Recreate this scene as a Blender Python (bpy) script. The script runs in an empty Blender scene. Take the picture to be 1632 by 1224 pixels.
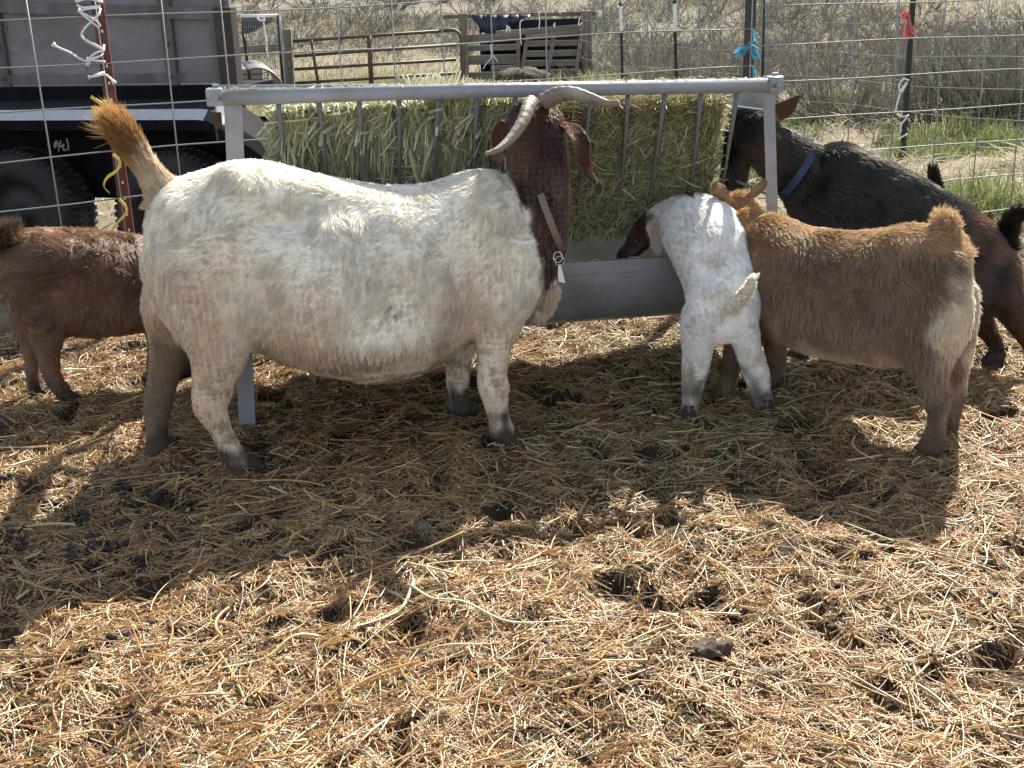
import bpy, math, random
import numpy as np
from mathutils import Vector, Matrix
random.seed(7); RNG = np.random.default_rng(11)
S = bpy.context.scene; COL = S.collection
# ---------------------------------------------------------------- camera, sky, sun, exposure
F = 1950.0; TH = math.atan(F/5840.0); ROLL = math.radians(1.9); H = 1.15
cam = bpy.data.cameras.new('camera'); cam.lens = 36*F/1632; cam.sensor_width = 36; cam.clip_start = .05; cam.clip_end = 2000
camo = bpy.data.objects.new('camera', cam); COL.objects.link(camo); S.camera = camo
_fw = np.array([0, math.cos(TH), -math.sin(TH)]); _u = np.array([0, math.sin(TH), math.cos(TH)]); _r = np.array([1., 0, 0])
_R = _r*math.cos(ROLL)-_u*math.sin(ROLL); _U = _u*math.cos(ROLL)+_r*math.sin(ROLL); C0 = np.array([0, 0, H])
camo.matrix_world = Matrix(((_R[0], _U[0], -_fw[0], 0), (_R[1], _U[1], -_fw[1], 0), (_R[2], _U[2], -_fw[2], H), (0, 0, 0, 1)))
SUN_EL = math.radians(41); SUN_AZ = math.atan2(.42, .93)           # direction to the sun: +Y, a little +X
w = bpy.data.worlds.new('World'); S.world = w; w.use_nodes = True
nt = w.node_tree; bg = nt.nodes['Background']; sky = nt.nodes.new('ShaderNodeTexSky')
sky.sky_type = 'NISHITA'; sky.sun_disc = False; sky.sun_elevation = SUN_EL; sky.sun_rotation = SUN_AZ
sky.altitude = 1200; sky.dust_density = 1.2
hs = nt.nodes.new('ShaderNodeHueSaturation'); hs.inputs['Saturation'].default_value = .5; nt.links.new(sky.outputs[0], hs.inputs['Color']); nt.links.new(hs.outputs[0], bg.inputs[0]); bg.inputs[1].default_value = .098
sl = bpy.data.lights.new('sun', 'SUN'); sl.energy = 4.9; sl.angle = math.radians(.5); sl.color = (1, .94, .83)
so = bpy.data.objects.new('sun', sl); COL.objects.link(so)
sd = Vector((math.sin(SUN_AZ)*math.cos(SUN_EL), math.cos(SUN_AZ)*math.cos(SUN_EL), math.sin(SUN_EL)))
so.rotation_euler = sd.to_track_quat('Z', 'Y').to_euler(); so.location = (3, 6, 8)
S.view_settings.view_transform = 'Standard'; S.view_settings.look = 'None'; S.view_settings.gamma = 1
S.view_settings.exposure = 1.36
S.render.engine = 'CYCLES'
S.cycles.max_bounces = 8; S.cycles.diffuse_bounces = 4; S.cycles.transparent_max_bounces = 4
S.cycles.use_denoising = True
S.cycles_curves.shape = 'RIBBONS'

# ---------------------------------------------------------------- helpers
def ray(u, v): return _fw + _R*(u-816)/F + _U*(612-v)/F
def at(u, v, Y):
    d = ray(u, v); return C0 + d*Y/d[1]
def gp(u, v, z=0.0):
    d = ray(u, v); return C0 + d*(z-H)/d[2]
class Plane:                                   # a goat's own vertical middle plane
    def __init__(s, p, q): 
        s.p = np.array([p[0], p[1], 0.]); d = np.array([q[0]-p[0], q[1]-p[1], 0.]); s.d = d/np.linalg.norm(d)
        s.n = np.array([-s.d[1], s.d[0], 0.])
    def at(s, u, v, off=0.0):
        d = ray(u, v); t = ((s.p+s.n*off-C0)@s.n)/(d@s.n); return C0+d*t
def nrm(a): return a/np.maximum(np.linalg.norm(a, axis=-1, keepdims=True), 1e-9)
class Noise:
    def __init__(s, seed, k=10):
        r = np.random.default_rng(seed); s.a = nrm(r.normal(size=(k, 3)))*r.uniform(.6, 1.7, (k, 1)); s.ph = r.uniform(0, 6.28, k); s.k = k
    def __call__(s, p, f): return np.sin(np.asarray(p)@s.a.T*f*6.28+s.ph).sum(-1)/math.sqrt(s.k/2)
N1, N2, N3, N4 = Noise(1), Noise(2), Noise(3), Noise(4)
def ss(a, b, x):
    t = np.clip((x-a)/(b-a), 0, 1); return t*t*(3-2*t)
def lerp(a, b, t): return np.asarray(a)*(1-t)+np.asarray(b)*t
ORG = {}
def setp(o, parent):
    if parent is not None: o.parent = parent
def origin(o):
    while o is not None:
        if o.name in ORG: return ORG[o.name]
        o = o.parent
    return np.zeros(3)
def tag(o, label=None, cat=None, group=None, kind=None):
    if label: o['label'] = label
    if cat: o['category'] = cat
    if group: o['group'] = group
    if kind: o['kind'] = kind
    return o
def thing(name, label, cat, loc, group=None):
    o = bpy.data.objects.new(name, None); COL.objects.link(o); o.location = [float(x) for x in loc]
    o.empty_display_size = .1; ORG[o.name] = np.array(loc, float); return tag(o, label, cat, group)
class MB:
    def __init__(s): s.v = []; s.f = []; s.m = []; s.n = 0; s.mi = 0
    def add(s, V, Fs):
        V = np.asarray(V, float); s.v.append(V); s.f += [[i+s.n for i in f] for f in Fs]; s.m += [s.mi]*len(Fs); s.n += len(V); return s
    def box(s, c, size, M=None, bev=0.0):
        hx, hy, hz = [x/2 for x in size]; M = np.eye(3) if M is None else np.asarray(M)
        if bev <= 0:
            V = np.array([[x, y, z] for x in (-hx, hx) for y in (-hy, hy) for z in (-hz, hz)])
            Fs = [[0, 1, 3, 2], [4, 6, 7, 5], [0, 4, 5, 1], [2, 3, 7, 6], [0, 2, 6, 4], [1, 5, 7, 3]]
            return s.add(V@M.T+c, Fs)
        import bmesh
        bm = bmesh.new(); bmesh.ops.create_cube(bm, size=1); bmesh.ops.scale(bm, vec=(2*hx, 2*hy, 2*hz), verts=bm.verts)
        bmesh.ops.bevel(bm, geom=list(bm.edges), offset=min(bev, .45*min(size)), segments=2, profile=.5, affect='EDGES')
        bm.verts.index_update(); V = np.array([v.co[:] for v in bm.verts]); Fs = [[v.index for v in f.verts] for f in bm.faces]; bm.free()
        return s.add(V@M.T+c, Fs)
    def beam(s, a, b, wd, ht, side=None, bev=0.0):       # box from a to b; wd along side, ht across
        a = np.array(a, float); b = np.array(b, float); d = nrm(b-a)
        sd = np.array(side, float) if side is not None else (np.array([0, 0, 1.]) if abs(d[2]) < .9 else np.array([1., 0, 0]))
        y = nrm(sd-d*(sd@d)); z = np.cross(d, y)
        return s.box((a+b)/2, (np.linalg.norm(b-a), wd, ht), np.stack([d, y, z], 1), bev)
    def tube(s, pts, r, k=8, cap=True, flat=1.0, ref=(0, 0, 1)):
        P = np.array(pts, float); n = len(P); r = np.broadcast_to(np.asarray(r, float), (n,))
        T = np.zeros_like(P); T[1:-1] = P[2:]-P[:-2]; T[0] = P[1]-P[0]; T[-1] = P[-1]-P[-2]; T = nrm(T)
        u = np.cross(T[0], ref); 
        if np.linalg.norm(u) < 1e-3: u = np.cross(T[0], [1, 0, 0])
        u = nrm(u); V = []
        for i in range(n):
            u = nrm(u-T[i]*(u@T[i])); w_ = np.cross(T[i], u)
            a = np.arange(k)*2*math.pi/k
            V.append(P[i]+r[i]*(np.cos(a)[:, None]*u+flat*np.sin(a)[:, None]*w_))
        V = np.concatenate(V); Fs = [[i*k+j, i*k+(j+1) % k, (i+1)*k+(j+1) % k, (i+1)*k+j] for i in range(n-1) for j in range(k)]
        if cap: Fs += [list(range(k))[::-1], [(n-1)*k+j for j in range(k)]]
        return s.add(V, Fs)
    def rings(s, R, cap=True):
        n, k = R.shape[:2]; Fs = [[i*k+j, i*k+(j+1) % k, (i+1)*k+(j+1) % k, (i+1)*k+j] for i in range(n-1) for j in range(k)]
        if cap: Fs += [list(range(k))[::-1], [(n-1)*k+j for j in range(k)]]
        return s.add(R.reshape(-1, 3), Fs)
    def mesh(s, name, smooth=True, off=(0, 0, 0)):
        me = bpy.data.meshes.new(name); V = np.concatenate(s.v)-np.asarray(off); me.from_pydata(V.tolist(), [], s.f); me.update()
        if smooth: me.polygons.foreach_set('use_smooth', [True]*len(me.polygons))
        me.polygons.foreach_set('material_index', s.m)
        return me
    def obj(s, name, mat, parent=None, smooth=False, off=None, auto=None):
        o0 = origin(parent) if off is None else off
        me = s.mesh(name, smooth, o0); o = bpy.data.objects.new(name, me); COL.objects.link(o); setp(o, parent)
        for m in (mat if isinstance(mat, (list, tuple)) else [mat]): me.materials.append(m)
        if auto is not None:
            me.polygons.foreach_set('use_smooth', [True]*len(me.polygons)); me.set_sharp_from_angle(angle=math.radians(auto))
        return o
def cr(P, n):                                  # Catmull-Rom through rows of P, n steps per span
    P = np.asarray(P, float); Q = np.vstack([2*P[0]-P[1], P, 2*P[-1]-P[-2]]); out = []
    for i in range(len(P)-1):
        a, b, c, d = Q[i:i+4]
        for t in np.arange(n)/n: out.append(.5*((2*b)+(-a+c)*t+(2*a-5*b+4*c-d)*t*t+(-a+3*b-3*c+d)*t**3))
    out.append(P[-1]); return np.array(out)
# node materials
def mat(name, base=(.5, .5, .5), rough=.6, metal=0.0, spec=.5, noise=None, bump=None, attr=False, obj_coords=True):
    m = bpy.data.materials.new(name); m.use_nodes = True; t = m.node_tree; b = t.nodes['Principled BSDF']
    b.inputs['Base Color'].default_value = (*base, 1); b.inputs['Roughness'].default_value = rough; b.inputs['Metallic'].default_value = metal
    b.inputs['Specular IOR Level'].default_value = spec
    tc = t.nodes.new('ShaderNodeTexCoord')
    src = None
    if attr:
        a = t.nodes.new('ShaderNodeAttribute'); a.attribute_name = 'col'; src = a.outputs['Color']; t.links.new(src, b.inputs['Base Color'])
    for (col2, scale, lo, hi, *str_) in (noise or []):
        n = t.nodes.new('ShaderNodeTexNoise'); n.inputs['Scale'].default_value = scale; n.inputs['Detail'].default_value = 6; n.inputs['Roughness'].default_value = .65
        if str_:
            mp = t.nodes.new('ShaderNodeMapping'); mp.inputs['Scale'].default_value = str_[0]; t.links.new(tc.outputs['Object'], mp.inputs[0]); t.links.new(mp.outputs[0], n.inputs[0])
        else: t.links.new(tc.outputs['Object'], n.inputs[0])
        r = t.nodes.new('ShaderNodeMapRange'); r.inputs[1].default_value = lo; r.inputs[2].default_value = hi; t.links.new(n.outputs['Fac'], r.inputs[0])
        mx = t.nodes.new('ShaderNodeMix'); mx.data_type = 'RGBA'; t.links.new(r.outputs[0], mx.inputs[0])
        if src is None: mx.inputs[6].default_value = (*base, 1)
        else: t.links.new(src, mx.inputs[6])
        mx.inputs[7].default_value = (*col2, 1); src = mx.outputs[2]
    if src is not None: t.links.new(src, b.inputs['Base Color'])
    if bump:
        n = t.nodes.new('ShaderNodeTexNoise'); n.inputs['Scale'].default_value = bump[0]; n.inputs['Detail'].default_value = 8
        if len(bump) > 2:
            mp = t.nodes.new('ShaderNodeMapping'); mp.inputs['Scale'].default_value = bump[2]; t.links.new(tc.outputs['Object'], mp.inputs[0]); t.links.new(mp.outputs[0], n.inputs[0])
        else: t.links.new(tc.outputs['Object'], n.inputs[0])
        bp = t.nodes.new('ShaderNodeBump'); bp.inputs['Strength'].default_value = 1; bp.inputs['Distance'].default_value = bump[1]
        t.links.new(n.outputs['Fac'], bp.inputs['Height']); t.links.new(bp.outputs[0], b.inputs['Normal'])
    return m
def mat_fibre(name, trans=.35, gloss=.12, rough=.45):    # straw, grass, hair: colour per strand, some light passes through
    m = bpy.data.materials.new(name); m.use_nodes = True; t = m.node_tree; t.nodes.remove(t.nodes['Principled BSDF']); out = t.nodes['Material Output']
    a = t.nodes.new('ShaderNodeAttribute'); a.attribute_name = 'col'
    d = t.nodes.new('ShaderNodeBsdfDiffuse'); tr = t.nodes.new('ShaderNodeBsdfTranslucent'); g = t.nodes.new('ShaderNodeBsdfGlossy')
    g.inputs['Roughness'].default_value = rough; g.inputs[0].default_value = (1, .97, .9, 1)
    t.links.new(a.outputs['Color'], d.inputs[0]); t.links.new(a.outputs['Color'], tr.inputs[0])
    m1 = t.nodes.new('ShaderNodeMixShader'); m1.inputs[0].default_value = trans; t.links.new(d.outputs[0], m1.inputs[1]); t.links.new(tr.outputs[0], m1.inputs[2])
    m2 = t.nodes.new('ShaderNodeMixShader'); m2.inputs[0].default_value = gloss; t.links.new(m1.outputs[0], m2.inputs[1]); t.links.new(g.outputs[0], m2.inputs[2])
    t.links.new(m2.outputs[0], out.inputs[0]); return m
def strands(name, P, R, Cc, m, parent=None, off=None):   # P [N,K,3] world, R [K] or [N,K], Cc [N,3]
    N, K = P.shape[:2]; cu = bpy.data.hair_curves.new(name); cu.add_curves([K]*N)
    o0 = origin(parent) if off is None else np.asarray(off)
    cu.attributes['position'].data.foreach_set('vector', (P-o0).astype(np.float32).ravel())
    ra = cu.attributes.get('radius') or cu.attributes.new('radius', 'FLOAT', 'POINT')
    ra.data.foreach_set('value', np.broadcast_to(R, (N, K)).astype(np.float32).ravel())
    ca = cu.attributes.new('col', 'FLOAT_COLOR', 'CURVE')
    ca.data.foreach_set('color', np.concatenate([np.clip(Cc, 0, 1), np.ones((N, 1))], 1).astype(np.float32).ravel())
    cu.materials.append(m); o = bpy.data.objects.new(name, cu); COL.objects.link(o); setp(o, parent); return o
def set_col(me, C):
    a = me.attributes.new('col', 'FLOAT_COLOR', 'POINT'); a.data.foreach_set('color', np.concatenate([np.clip(C, 0, 1), np.ones((len(C), 1))], 1).astype(np.float32).ravel())

# ---------------------------------------------------------------- terrain
PENX = lambda y: None
def fence_y(x):                                # y of the wire fence line at x
    return np.interp(x, [-3.5, -1.57, 0.0, .98, 2.16, 4.0], [3.05, 4.03, 4.80, 4.95, 5.27, 5.8])
def tz(x, y):
    x = np.asarray(x, float); y = np.asarray(y, float); p = np.stack([x, y, 0*x], -1)
    z = .007*N1(p, .7)*(1+2*ss(4.5, 7, np.hypot(x, y)))+.0055*N2(p, 2.1)
    near = 1-ss(5.5, 8, np.hypot(x, y))
    z = z+near*(.006*N3(p, 5.5)+.0035*N4(p, 13)+.0022*N1(p+3, 31))
    pit = np.clip(N2(p+7, 3.4)*.6+N3(p+2, 6.5)*.6+.15*N1(p, 19)-1.1, 0, .7)       # trampled hollows
    z = z-near*.035*pit
    z = z-.22*ss(7, 15, y)+ss(19, 60, y)*2.2+ss(55, 260, y)*22+.10*N1(p, .09)*ss(8, 20, y)+1.2*N2(p, .02)*ss(40, 90, y)
    return z
def axis_grid(lo, hi, step, far0, far1, g=1.13):
    a = list(np.arange(lo, hi, step)); s = step; x = hi
    R_ = []
    while x < far1: R_.append(x); s *= g; x += s
    L_ = []; s = step; x = lo-step
    while x > far0: L_.append(x); s *= g; x -= s
    return np.array(L_[::-1]+a+R_)
gx = axis_grid(-2.3, 2.3, .0115, -260, 260); gy = axis_grid(1.25, 5.2, .0115, -25, 420, 1.06)
X, Y = np.meshgrid(gx, gy); Z = tz(X, Y); V = np.stack([X, Y, Z], -1).reshape(-1, 3); nx, ny = len(gx), len(gy)
idx = (np.arange(ny-1)[:, None]*nx+np.arange(nx-1)[None]).ravel()
me = bpy.data.meshes.new('ground'); me.vertices.add(len(V)); me.vertices.foreach_set('co', V.astype(np.float32).ravel())
q = np.stack([idx, idx+1, idx+nx+1, idx+nx], 1); me.loops.add(q.size); me.loops.foreach_set('vertex_index', q.ravel().astype(np.int32))
me.polygons.add(len(q)); me.polygons.foreach_set('loop_start', np.arange(len(q), dtype=np.int32)*4)
me.update(); me.validate(); me.polygons.foreach_set('use_smooth', [True]*len(me.polygons))
def green_mask(x, y):
    p = np.stack([x, y, 0*x], -1); d = y-fence_y(x)
    g = ss(.1, .5, d)*(1-ss(5.5, 9, d))*ss(-.4, .5, x)*ss(-.35, .6, N1(p+5, .55)+.35*N2(p, 2.2))
    g2 = ss(9, 11, y)*(1-ss(17, 20, y))*(1-ss(-.8, .4, x))*.7*ss(-.6, .5, N3(p, .5))
    return np.maximum(g, g2)
Vx, Vy = V[:, 0], V[:, 1]; dfe = Vy-fence_y(Vx); pen = 1-ss(.0, .6, dfe)
soil = lerp((.060, .043, .028), (.11, .082, .052), ss(-.8, .8, N3(V, 4))[:, None]); 
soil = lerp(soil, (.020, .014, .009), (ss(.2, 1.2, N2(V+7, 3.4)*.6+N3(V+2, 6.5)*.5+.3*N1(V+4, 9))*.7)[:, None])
out_ = lerp((.24, .195, .135), (.16, .135, .095), ss(-1, 1, N2(V, 1.3))[:, None])
gcol = lerp(out_, (.055, .085, .022), (green_mask(Vx, Vy)*.85)[:, None])
sage = lerp((.19, .17, .13), (.14, .13, .10), ss(-1, 1, N4(V, .15))[:, None]); gcol = lerp(gcol, sage, ss(17, 24, Vy)[:, None])
set_col(me, lerp(gcol, soil, pen[:, None]))
MG = mat('packed_soil', attr=True, rough=.95, spec=.15, noise=[((.16, .115, .065), 260, .52, .72)], bump=(140, .004))
me.materials.append(MG); go = bpy.data.objects.new('ground', me); COL.objects.link(go); tag(go, kind='structure')

M_STRAW = mat_fibre('straw', .18, .10, .4); M_GRASS = mat_fibre('grass_blades', .4, .08); M_FUR = mat_fibre('fur', .42, .09, .40); M_TWIG = mat_fibre('twigs', .05, .05)

# ---------------------------------------------------------------- metals, wood, etc.
M_GALV = mat('galvanised_wire', (.27, .27, .27), .5, .3)
M_PAINT = mat('grey_enamel', (.28, .30, .335), .36, .0, .5, noise=[((.20, .19, .17), 7, .45, .75), ((.16, .12, .09), 75, .66, .72), ((.35, .35, .35), 30, .68, .74, (1, 1, .12))], bump=(60, .0008))
M_BAR = mat('bare_grey_bar', (.15, .155, .16), .5, .2, noise=[((.09, .07, .055), 40, .6, .72)])
M_RUST = mat('rust', (.09, .045, .025), .85, noise=[((.03, .018, .012), 40, .4, .6)])
M_TPOST = mat('red_brown_post_paint', (.115, .028, .02), .55, noise=[((.05, .02, .015), 25, .5, .7)])
M_DPOST = mat('dark_green_post_paint', (.045, .045, .035), .6, noise=[((.08, .05, .03), 18, .5, .7)])
M_BPOST = mat('black_post_paint', (.015, .015, .015), .6)
M_WHITE = mat('white_paint', (.75, .75, .72), .6)
M_YEL = mat('yellow_ribbon', (.65, .50, .07), .45)
M_BLUT = mat('blue_twine', (.10, .42, .55), .5)
M_REDT = mat('red_twine', (.50, .07, .06), .6)
M_BLACK = mat('black_paint', (.005, .006, .009), .8, 0, .08, noise=[((.013, .013, .015), 9, .45, .7)])
M_TREAD_SKY = mat('tread_plate_sky_bright', (.55, .57, .60), .35, .3, bump=(55, .006))  # sky reflection on the rolled fender edge is put into this light colour
M_RUB = mat('tyre_rubber', (.016, .016, .018), .8, noise=[((.04, .035, .03), 14, .5, .75)], bump=(50, .002))
M_PLY = mat('weathered_plywood', (.23, .22, .23), .85, noise=[((.15, .14, .145), 3.2, .35, .65, (1, 1, 2.2)), ((.32, .31, .31), 22, .6, .8, (.6, .6, 2)), ((.09, .075, .07), 11, .60, .75, (3, 3, .5))], bump=(30, .002))
M_WOOD = mat('grey_weathered_wood', (.17, .145, .12), .9, noise=[((.075, .06, .05), 9, .4, .65, (1, 1, .12)), ((.27, .24, .20), 25, .55, .75)], bump=(45, .003))
M_PAL = mat('pallet_wood', (.23, .20, .17), .9, noise=[((.10, .085, .075), 9, .4, .7, (.15, 1, 1))], bump=(45, .003))
M_TARP = mat('navy_tarp', (.018, .028, .05), .5, bump=(4, .02))
M_STEEL = mat('rusty_pipe', (.075, .062, .052), .6, .3, noise=[((.12, .07, .045), 9, .45, .65)])
M_CHALK = mat('chalk', (.42, .43, .47), .9)
M_MANURE = mat('dry_manure', (.045, .034, .024), .95, noise=[((.11, .085, .055), 40, .5, .7)], bump=(60, .006))

# ---------------------------------------------------------------- wire fence panels
def catt(name, label, xs, zrows, step, phase):
    t = thing(name, label, 'fence', (xs[0], fence_y(xs[0]), 0))
    L = np.linspace(xs[0], xs[1], 400); Yp = fence_y(L); s_ = np.concatenate([[0], np.cumsum(np.hypot(np.diff(L), np.diff(Yp)))])
    wob = lambda x, k: .006*math.sin(x*2.3+k)+.004*math.sin(x*5.1+2*k)
    h = MB()
    for k, z in enumerate(zrows):
        h.tube([(x, fence_y(x), z+.012*(x+.3)*-1*0+wob(x, k)) for x in np.linspace(xs[0], xs[1], 26)], .0027, 6)
    h.obj('horizontal_wires', M_GALV, t, True)
    v = MB(); n = int(s_[-1]/step)
    for i in range(n+1):
        ss_ = phase+i*step
        if ss_ > s_[-1]: break
        x = np.interp(ss_, s_, L); y = fence_y(x)-.006
        b = .008*math.sin(i*1.7)
        v.tube([(x, y, zrows[0]-.01), (x+b*.3, y+.003*math.sin(i), .6), (x+b, y, zrows[-1]+.01)], .0026, 6)
    v.obj('vertical_wires', M_GALV, t, True); return t
ZL = [.05, .18, .325, .476, .625, .775, .92, 1.068, 1.22]
ZR = [z-.055 for z in ZL]
catt('wire_fence_panel', 'silver welded wire panel on the left, running behind the hay feeder', (-3.4, .985), ZL, .203, .115)
catt('wire_fence_panel', 'silver welded wire panel on the right, behind the black goat', (1.0, 5.6), [z-.01 for z in ZR], .203, .02)
def tpost(name, label, base, top, m, r=.016, studs=True, group=None, tip=None):
    t = thing(name, label, 'fence post', base, group)
    a, b = np.array(base, float)-np.array([0, 0, .03]), np.array(top, float)
    mb = MB(); mb.beam(a, b, .004+r*.25, r*2, (0, 1, 0)); mb.beam(a+[0, .0+r*.9, 0], b+[0, r*.9, 0], r*1.8, .005, (0, 1, 0)); mb.obj('post', m, t)
    if studs:
        s_ = MB(); n = int(np.linalg.norm(b-a)/.055)
        for i in range(1, n): 
            c = lerp(a, b, i/n); s_.box(c+[r*.25, -r*.35, 0], (.006, .006, .010), bev=.002)
        s_.obj('studs', M_WHITE if m is M_TPOST else m, t)
    if tip: 
        mb = MB(); mb.beam(lerp(a, b, tip), b+[0, -.001, .001], r*1.2, r*2.2, (0, 1, 0)); mb.obj('white_tip', M_WHITE, t)
        mb = MB(); mb.beam(b+[0, 0, .002], b+(0, 0, .03), r*1.6, r*1.8, (0, 1, 0)); mb.obj('cap', M_BPOST, t)
    return t
def soft_path(pts, n=6): return cr(pts, n)
tpL = tpost('fence_post', 'red brown steel post laced with white rope and yellow ribbon', (-1.315, 4.22, 0), (-1.30, 4.16, 1.24), M_TPOST, .020)
A_ = at(140, 0, 4.10); B_ = at(190, 370, 4.10)
# rope and ribbons are traced round the post itself
def onpost(u, v, dy=0.0): return at(u, v, 4.115+dy)
rp = thing('rope', 'white rope laced in crosses down the red brown fence post', 'rope', onpost(150, 120))
mb = MB()
mb.tube(soft_path([onpost(122, 2, .04), onpost(140, -3, -.01), onpost(162, 3, .04)]), .0058, 8)
for a_ in ([(123, 8), (134, 12, -.01), (160, 9, .03)], [(124, 18), (140, 14, -.012), (158, 12, .03)],
           [(126, 14, .03), (131, 20, -.008), (152, 32, -.012), (160, 42, .03)], [(160, 14, .03), (156, 24, -.005), (136, 44, -.012), (130, 55, .0), (134, 62, .0), (150, 72, -.012), (166, 80, .02)],
           [(128, 20, .03), (140, 30, -.01), (157, 44, .02)], [(131, 58, .02), (138, 64, -.01), (160, 76, -.012), (164, 84, .02), (158, 90, -.01), (143, 95, -.01), (137, 104, .02)],
           [(166, 72, .03), (163, 80, -.005), (150, 86, -.012), (139, 96, .0)], [(139, 93, .02), (148, 96, -.012), (167, 98, .03)], [(86, 72, -.03), (98, 78, -.04), (112, 84, -.04), (126, 93, -.03), (137, 97, -.01), (144, 94, -.012), (140, 104, .0)],
           [(141, 122, .03), (150, 122, -.012), (167, 119, -.012), (175, 124, -.02), (181, 130, -.03)], [(142, 125, .03), (152, 119, -.012), (166, 115, .02)]):
    mb.tube(soft_path([onpost(*p) for p in a_]), .0035, 7)
mb.tube([onpost(84, 70, -.03), onpost(89, 74, -.03)], [.009, .005], 8); mb.tube([onpost(179, 128, -.03), onpost(183, 133, -.03)], [.005, .009], 8)
mb.obj('rope_lacing', M_WHITE, rp, True)
yr = thing('ribbon', 'yellow plastic ribbon knotted and spiralled round the red brown post', 'ribbon', onpost(165, 180))
for a_ in ([(145, 154, -.02), (155, 161, -.03), (168, 170, -.03), (176, 174, -.02)], [(146, 178, .03), (152, 172, -.01), (166, 174, -.02), (178, 170, .03)], [(147, 172, .02), (149, 180, -.01), (152, 188, -.02)],
           [(166, 160, -.03), (168, 170, -.02), (175, 180, -.01)], [(180, 247, .02), (187, 252, -.005), (191, 260, -.01), (186, 272, -.015), (172, 282, -.012), (166, 292, .0), (167, 300, .01), (174, 307, .03)],
           [(190, 318, .03), (198, 326, .0), (202, 336, -.01), (197, 345, -.014), (186, 356, -.014), (180, 364, -.01), (177, 372, .01)]):
    mb = MB(); mb.tube(soft_path([onpost(*p) for p in a_]), .0062, 8, flat=.3, ref=(0, 1, 0)); mb.obj('ribbon_strip', M_YEL, yr, True)
p2 = tpost('fence_post', 'dark steel post tied with blue twine behind the feeder', (.975, 5.03, 0), (.985, 4.99, 1.3), M_DPOST, .021)
bt = thing('twine', 'blue frayed twine knotted on the dark fence post', 'twine', at(1192, 80, 4.97)); 
P_ = []
def tassel(a, b, n, spread, y, fib=6):
    a = at(*a, y); b = at(*b, y); out = []
    for _ in range(n):
        e = b+RNG.normal(0, spread, 3); m_ = (a+e)/2+RNG.normal(0, spread*.5, 3); out.append(cr([a+RNG.normal(0, .002, 3), m_, e], 3))
    return out
P_ = tassel((1196, 75), (1176, 84), 60, .008, 4.95)+tassel((1198, 74), (1203, 90), 40, .006, 4.95)+tassel((1201, 48), (1199, 66), 30, .004, 4.95)+tassel((1196, 70), (1210, 92), 25, .003, 4.95)+tassel((1200, 106), (1204, 124), 25, .004, 4.95)+tassel((1193, 68), (1206, 77), 30, .003, 4.95)
P_ = np.array(P_); strands('twine_fibres', P_, .0011, np.array([.08, .42, .58])*RNG.uniform(.6, 1.4, (len(P_), 1)), M_GRASS, bt)
# the far stock fence: steel posts and wire
FP = [(.80, 12.6), (1.074, 11.4), (1.49, 10.6), (1.98, 9.5), (2.62, 7.92), (3.55, 6.6), (4.9, 5.9)]
lab = ['black steel post beyond the feeder, just right of the pallet pen', 'black steel post with white tip, second from the pallet pen', 'black steel post with white tip, beside the twine tied post', 'black steel post with white tip, right behind the twine tied post', 'black steel post tied with red and white twine', 'dark steel post far right beyond the wire panel', 'dark steel post at the far end of the stock fence']
for i, (x, y) in enumerate(FP):
    if i == 0 or i > 4: continue
    z0 = float(tz(x, y)); hh = {1: at(992, 10, y)[2], 2: at(1077, 6, y)[2], 3: z0+1.45, 4: at(1456, -12, y)[2]}[i]
    tx = {1: at(989, 10, y)[0], 2: at(1075, 6, y)[0], 3: at(1215, 0, y)[0], 4: at(1456, -12, y)[0]}[i]
    bx = {1: at(994, 160, y)[0], 2: at(1080, 160, y)[0], 3: at(1216, 130, y)[0], 4: at(1439, 240, y)[0]}[i]
    tpost('stock_fence_post', lab[i], (bx, y, z0), (tx, y, hh), M_BPOST, .013 if i < 4 else .017, True, 'steel posts of the far stock fence', tip=.78 if i < 4 else None)
sf = thing('stock_fence_wire', 'thin woven wire stock fence strung on the black steel posts', 'fence', (2.62, 7.92, 0)); mb = MB()
FPa = np.array(FP); Ls = np.concatenate([[0], np.cumsum(np.hypot(*np.diff(FPa, axis=0).T))])
def fpos(s_): return np.interp(s_, Ls, FPa[:, 0]), np.interp(s_, Ls, FPa[:, 1])
for k, z in enumerate([.08, .25, .42, .60, .80, 1.0]):
    pts = []
    for s_ in np.linspace(0, Ls[-1], 40):
        x, y = fpos(s_); pts.append((x, y-.03, float(tz(x, y))*0-.08*ss(7, 12, y)+z+.01*math.sin(s_*3+k)))
    mb.tube(pts, .0022, 5)
for s_ in np.arange(0, Ls[-1], .16):
    x, y = fpos(s_); z0 = -.08*ss(7, 12, y); mb.tube([(x, y-.032, z0+.05), (x+.004, y-.032, z0+1.0)], .0017, 5)
mb.obj('wire_mesh', M_GALV, sf, True)
rt = thing('twine', 'red frayed twine tied near the top of the black post', 'twine', at(1449, 40, 7.85))
P_ = np.array(tassel((1449, 24), (1447, 58), 60, .012, 7.85)+tassel((1449, 30), (1441, 22), 20, .01, 7.85)); strands('twine_fibres', P_, .003, np.array([.5, .09, .08])*RNG.uniform(.6, 1.4, (len(P_), 1)), M_GRASS, rt)
wt = thing('twine', 'white twine hanging loose halfway up the black post', 'twine', at(1438, 140, 7.85)); mb = MB()
for a_ in ([(1449, 128), (1440, 126), (1433, 136), (1436, 148), (1446, 132)], [(1446, 130), (1436, 146), (1430, 165), (1427, 180)], [(1448, 184), (1438, 186), (1430, 182)], [(1446, 186), (1436, 200), (1436, 210)], [(1446, 214), (1438, 218), (1432, 222)]):
    mb = MB(); mb.tube(cr([at(*p, 7.87) for p in a_], 4), .006, 5); mb.obj('cord', M_WHITE, wt, True)

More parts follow.
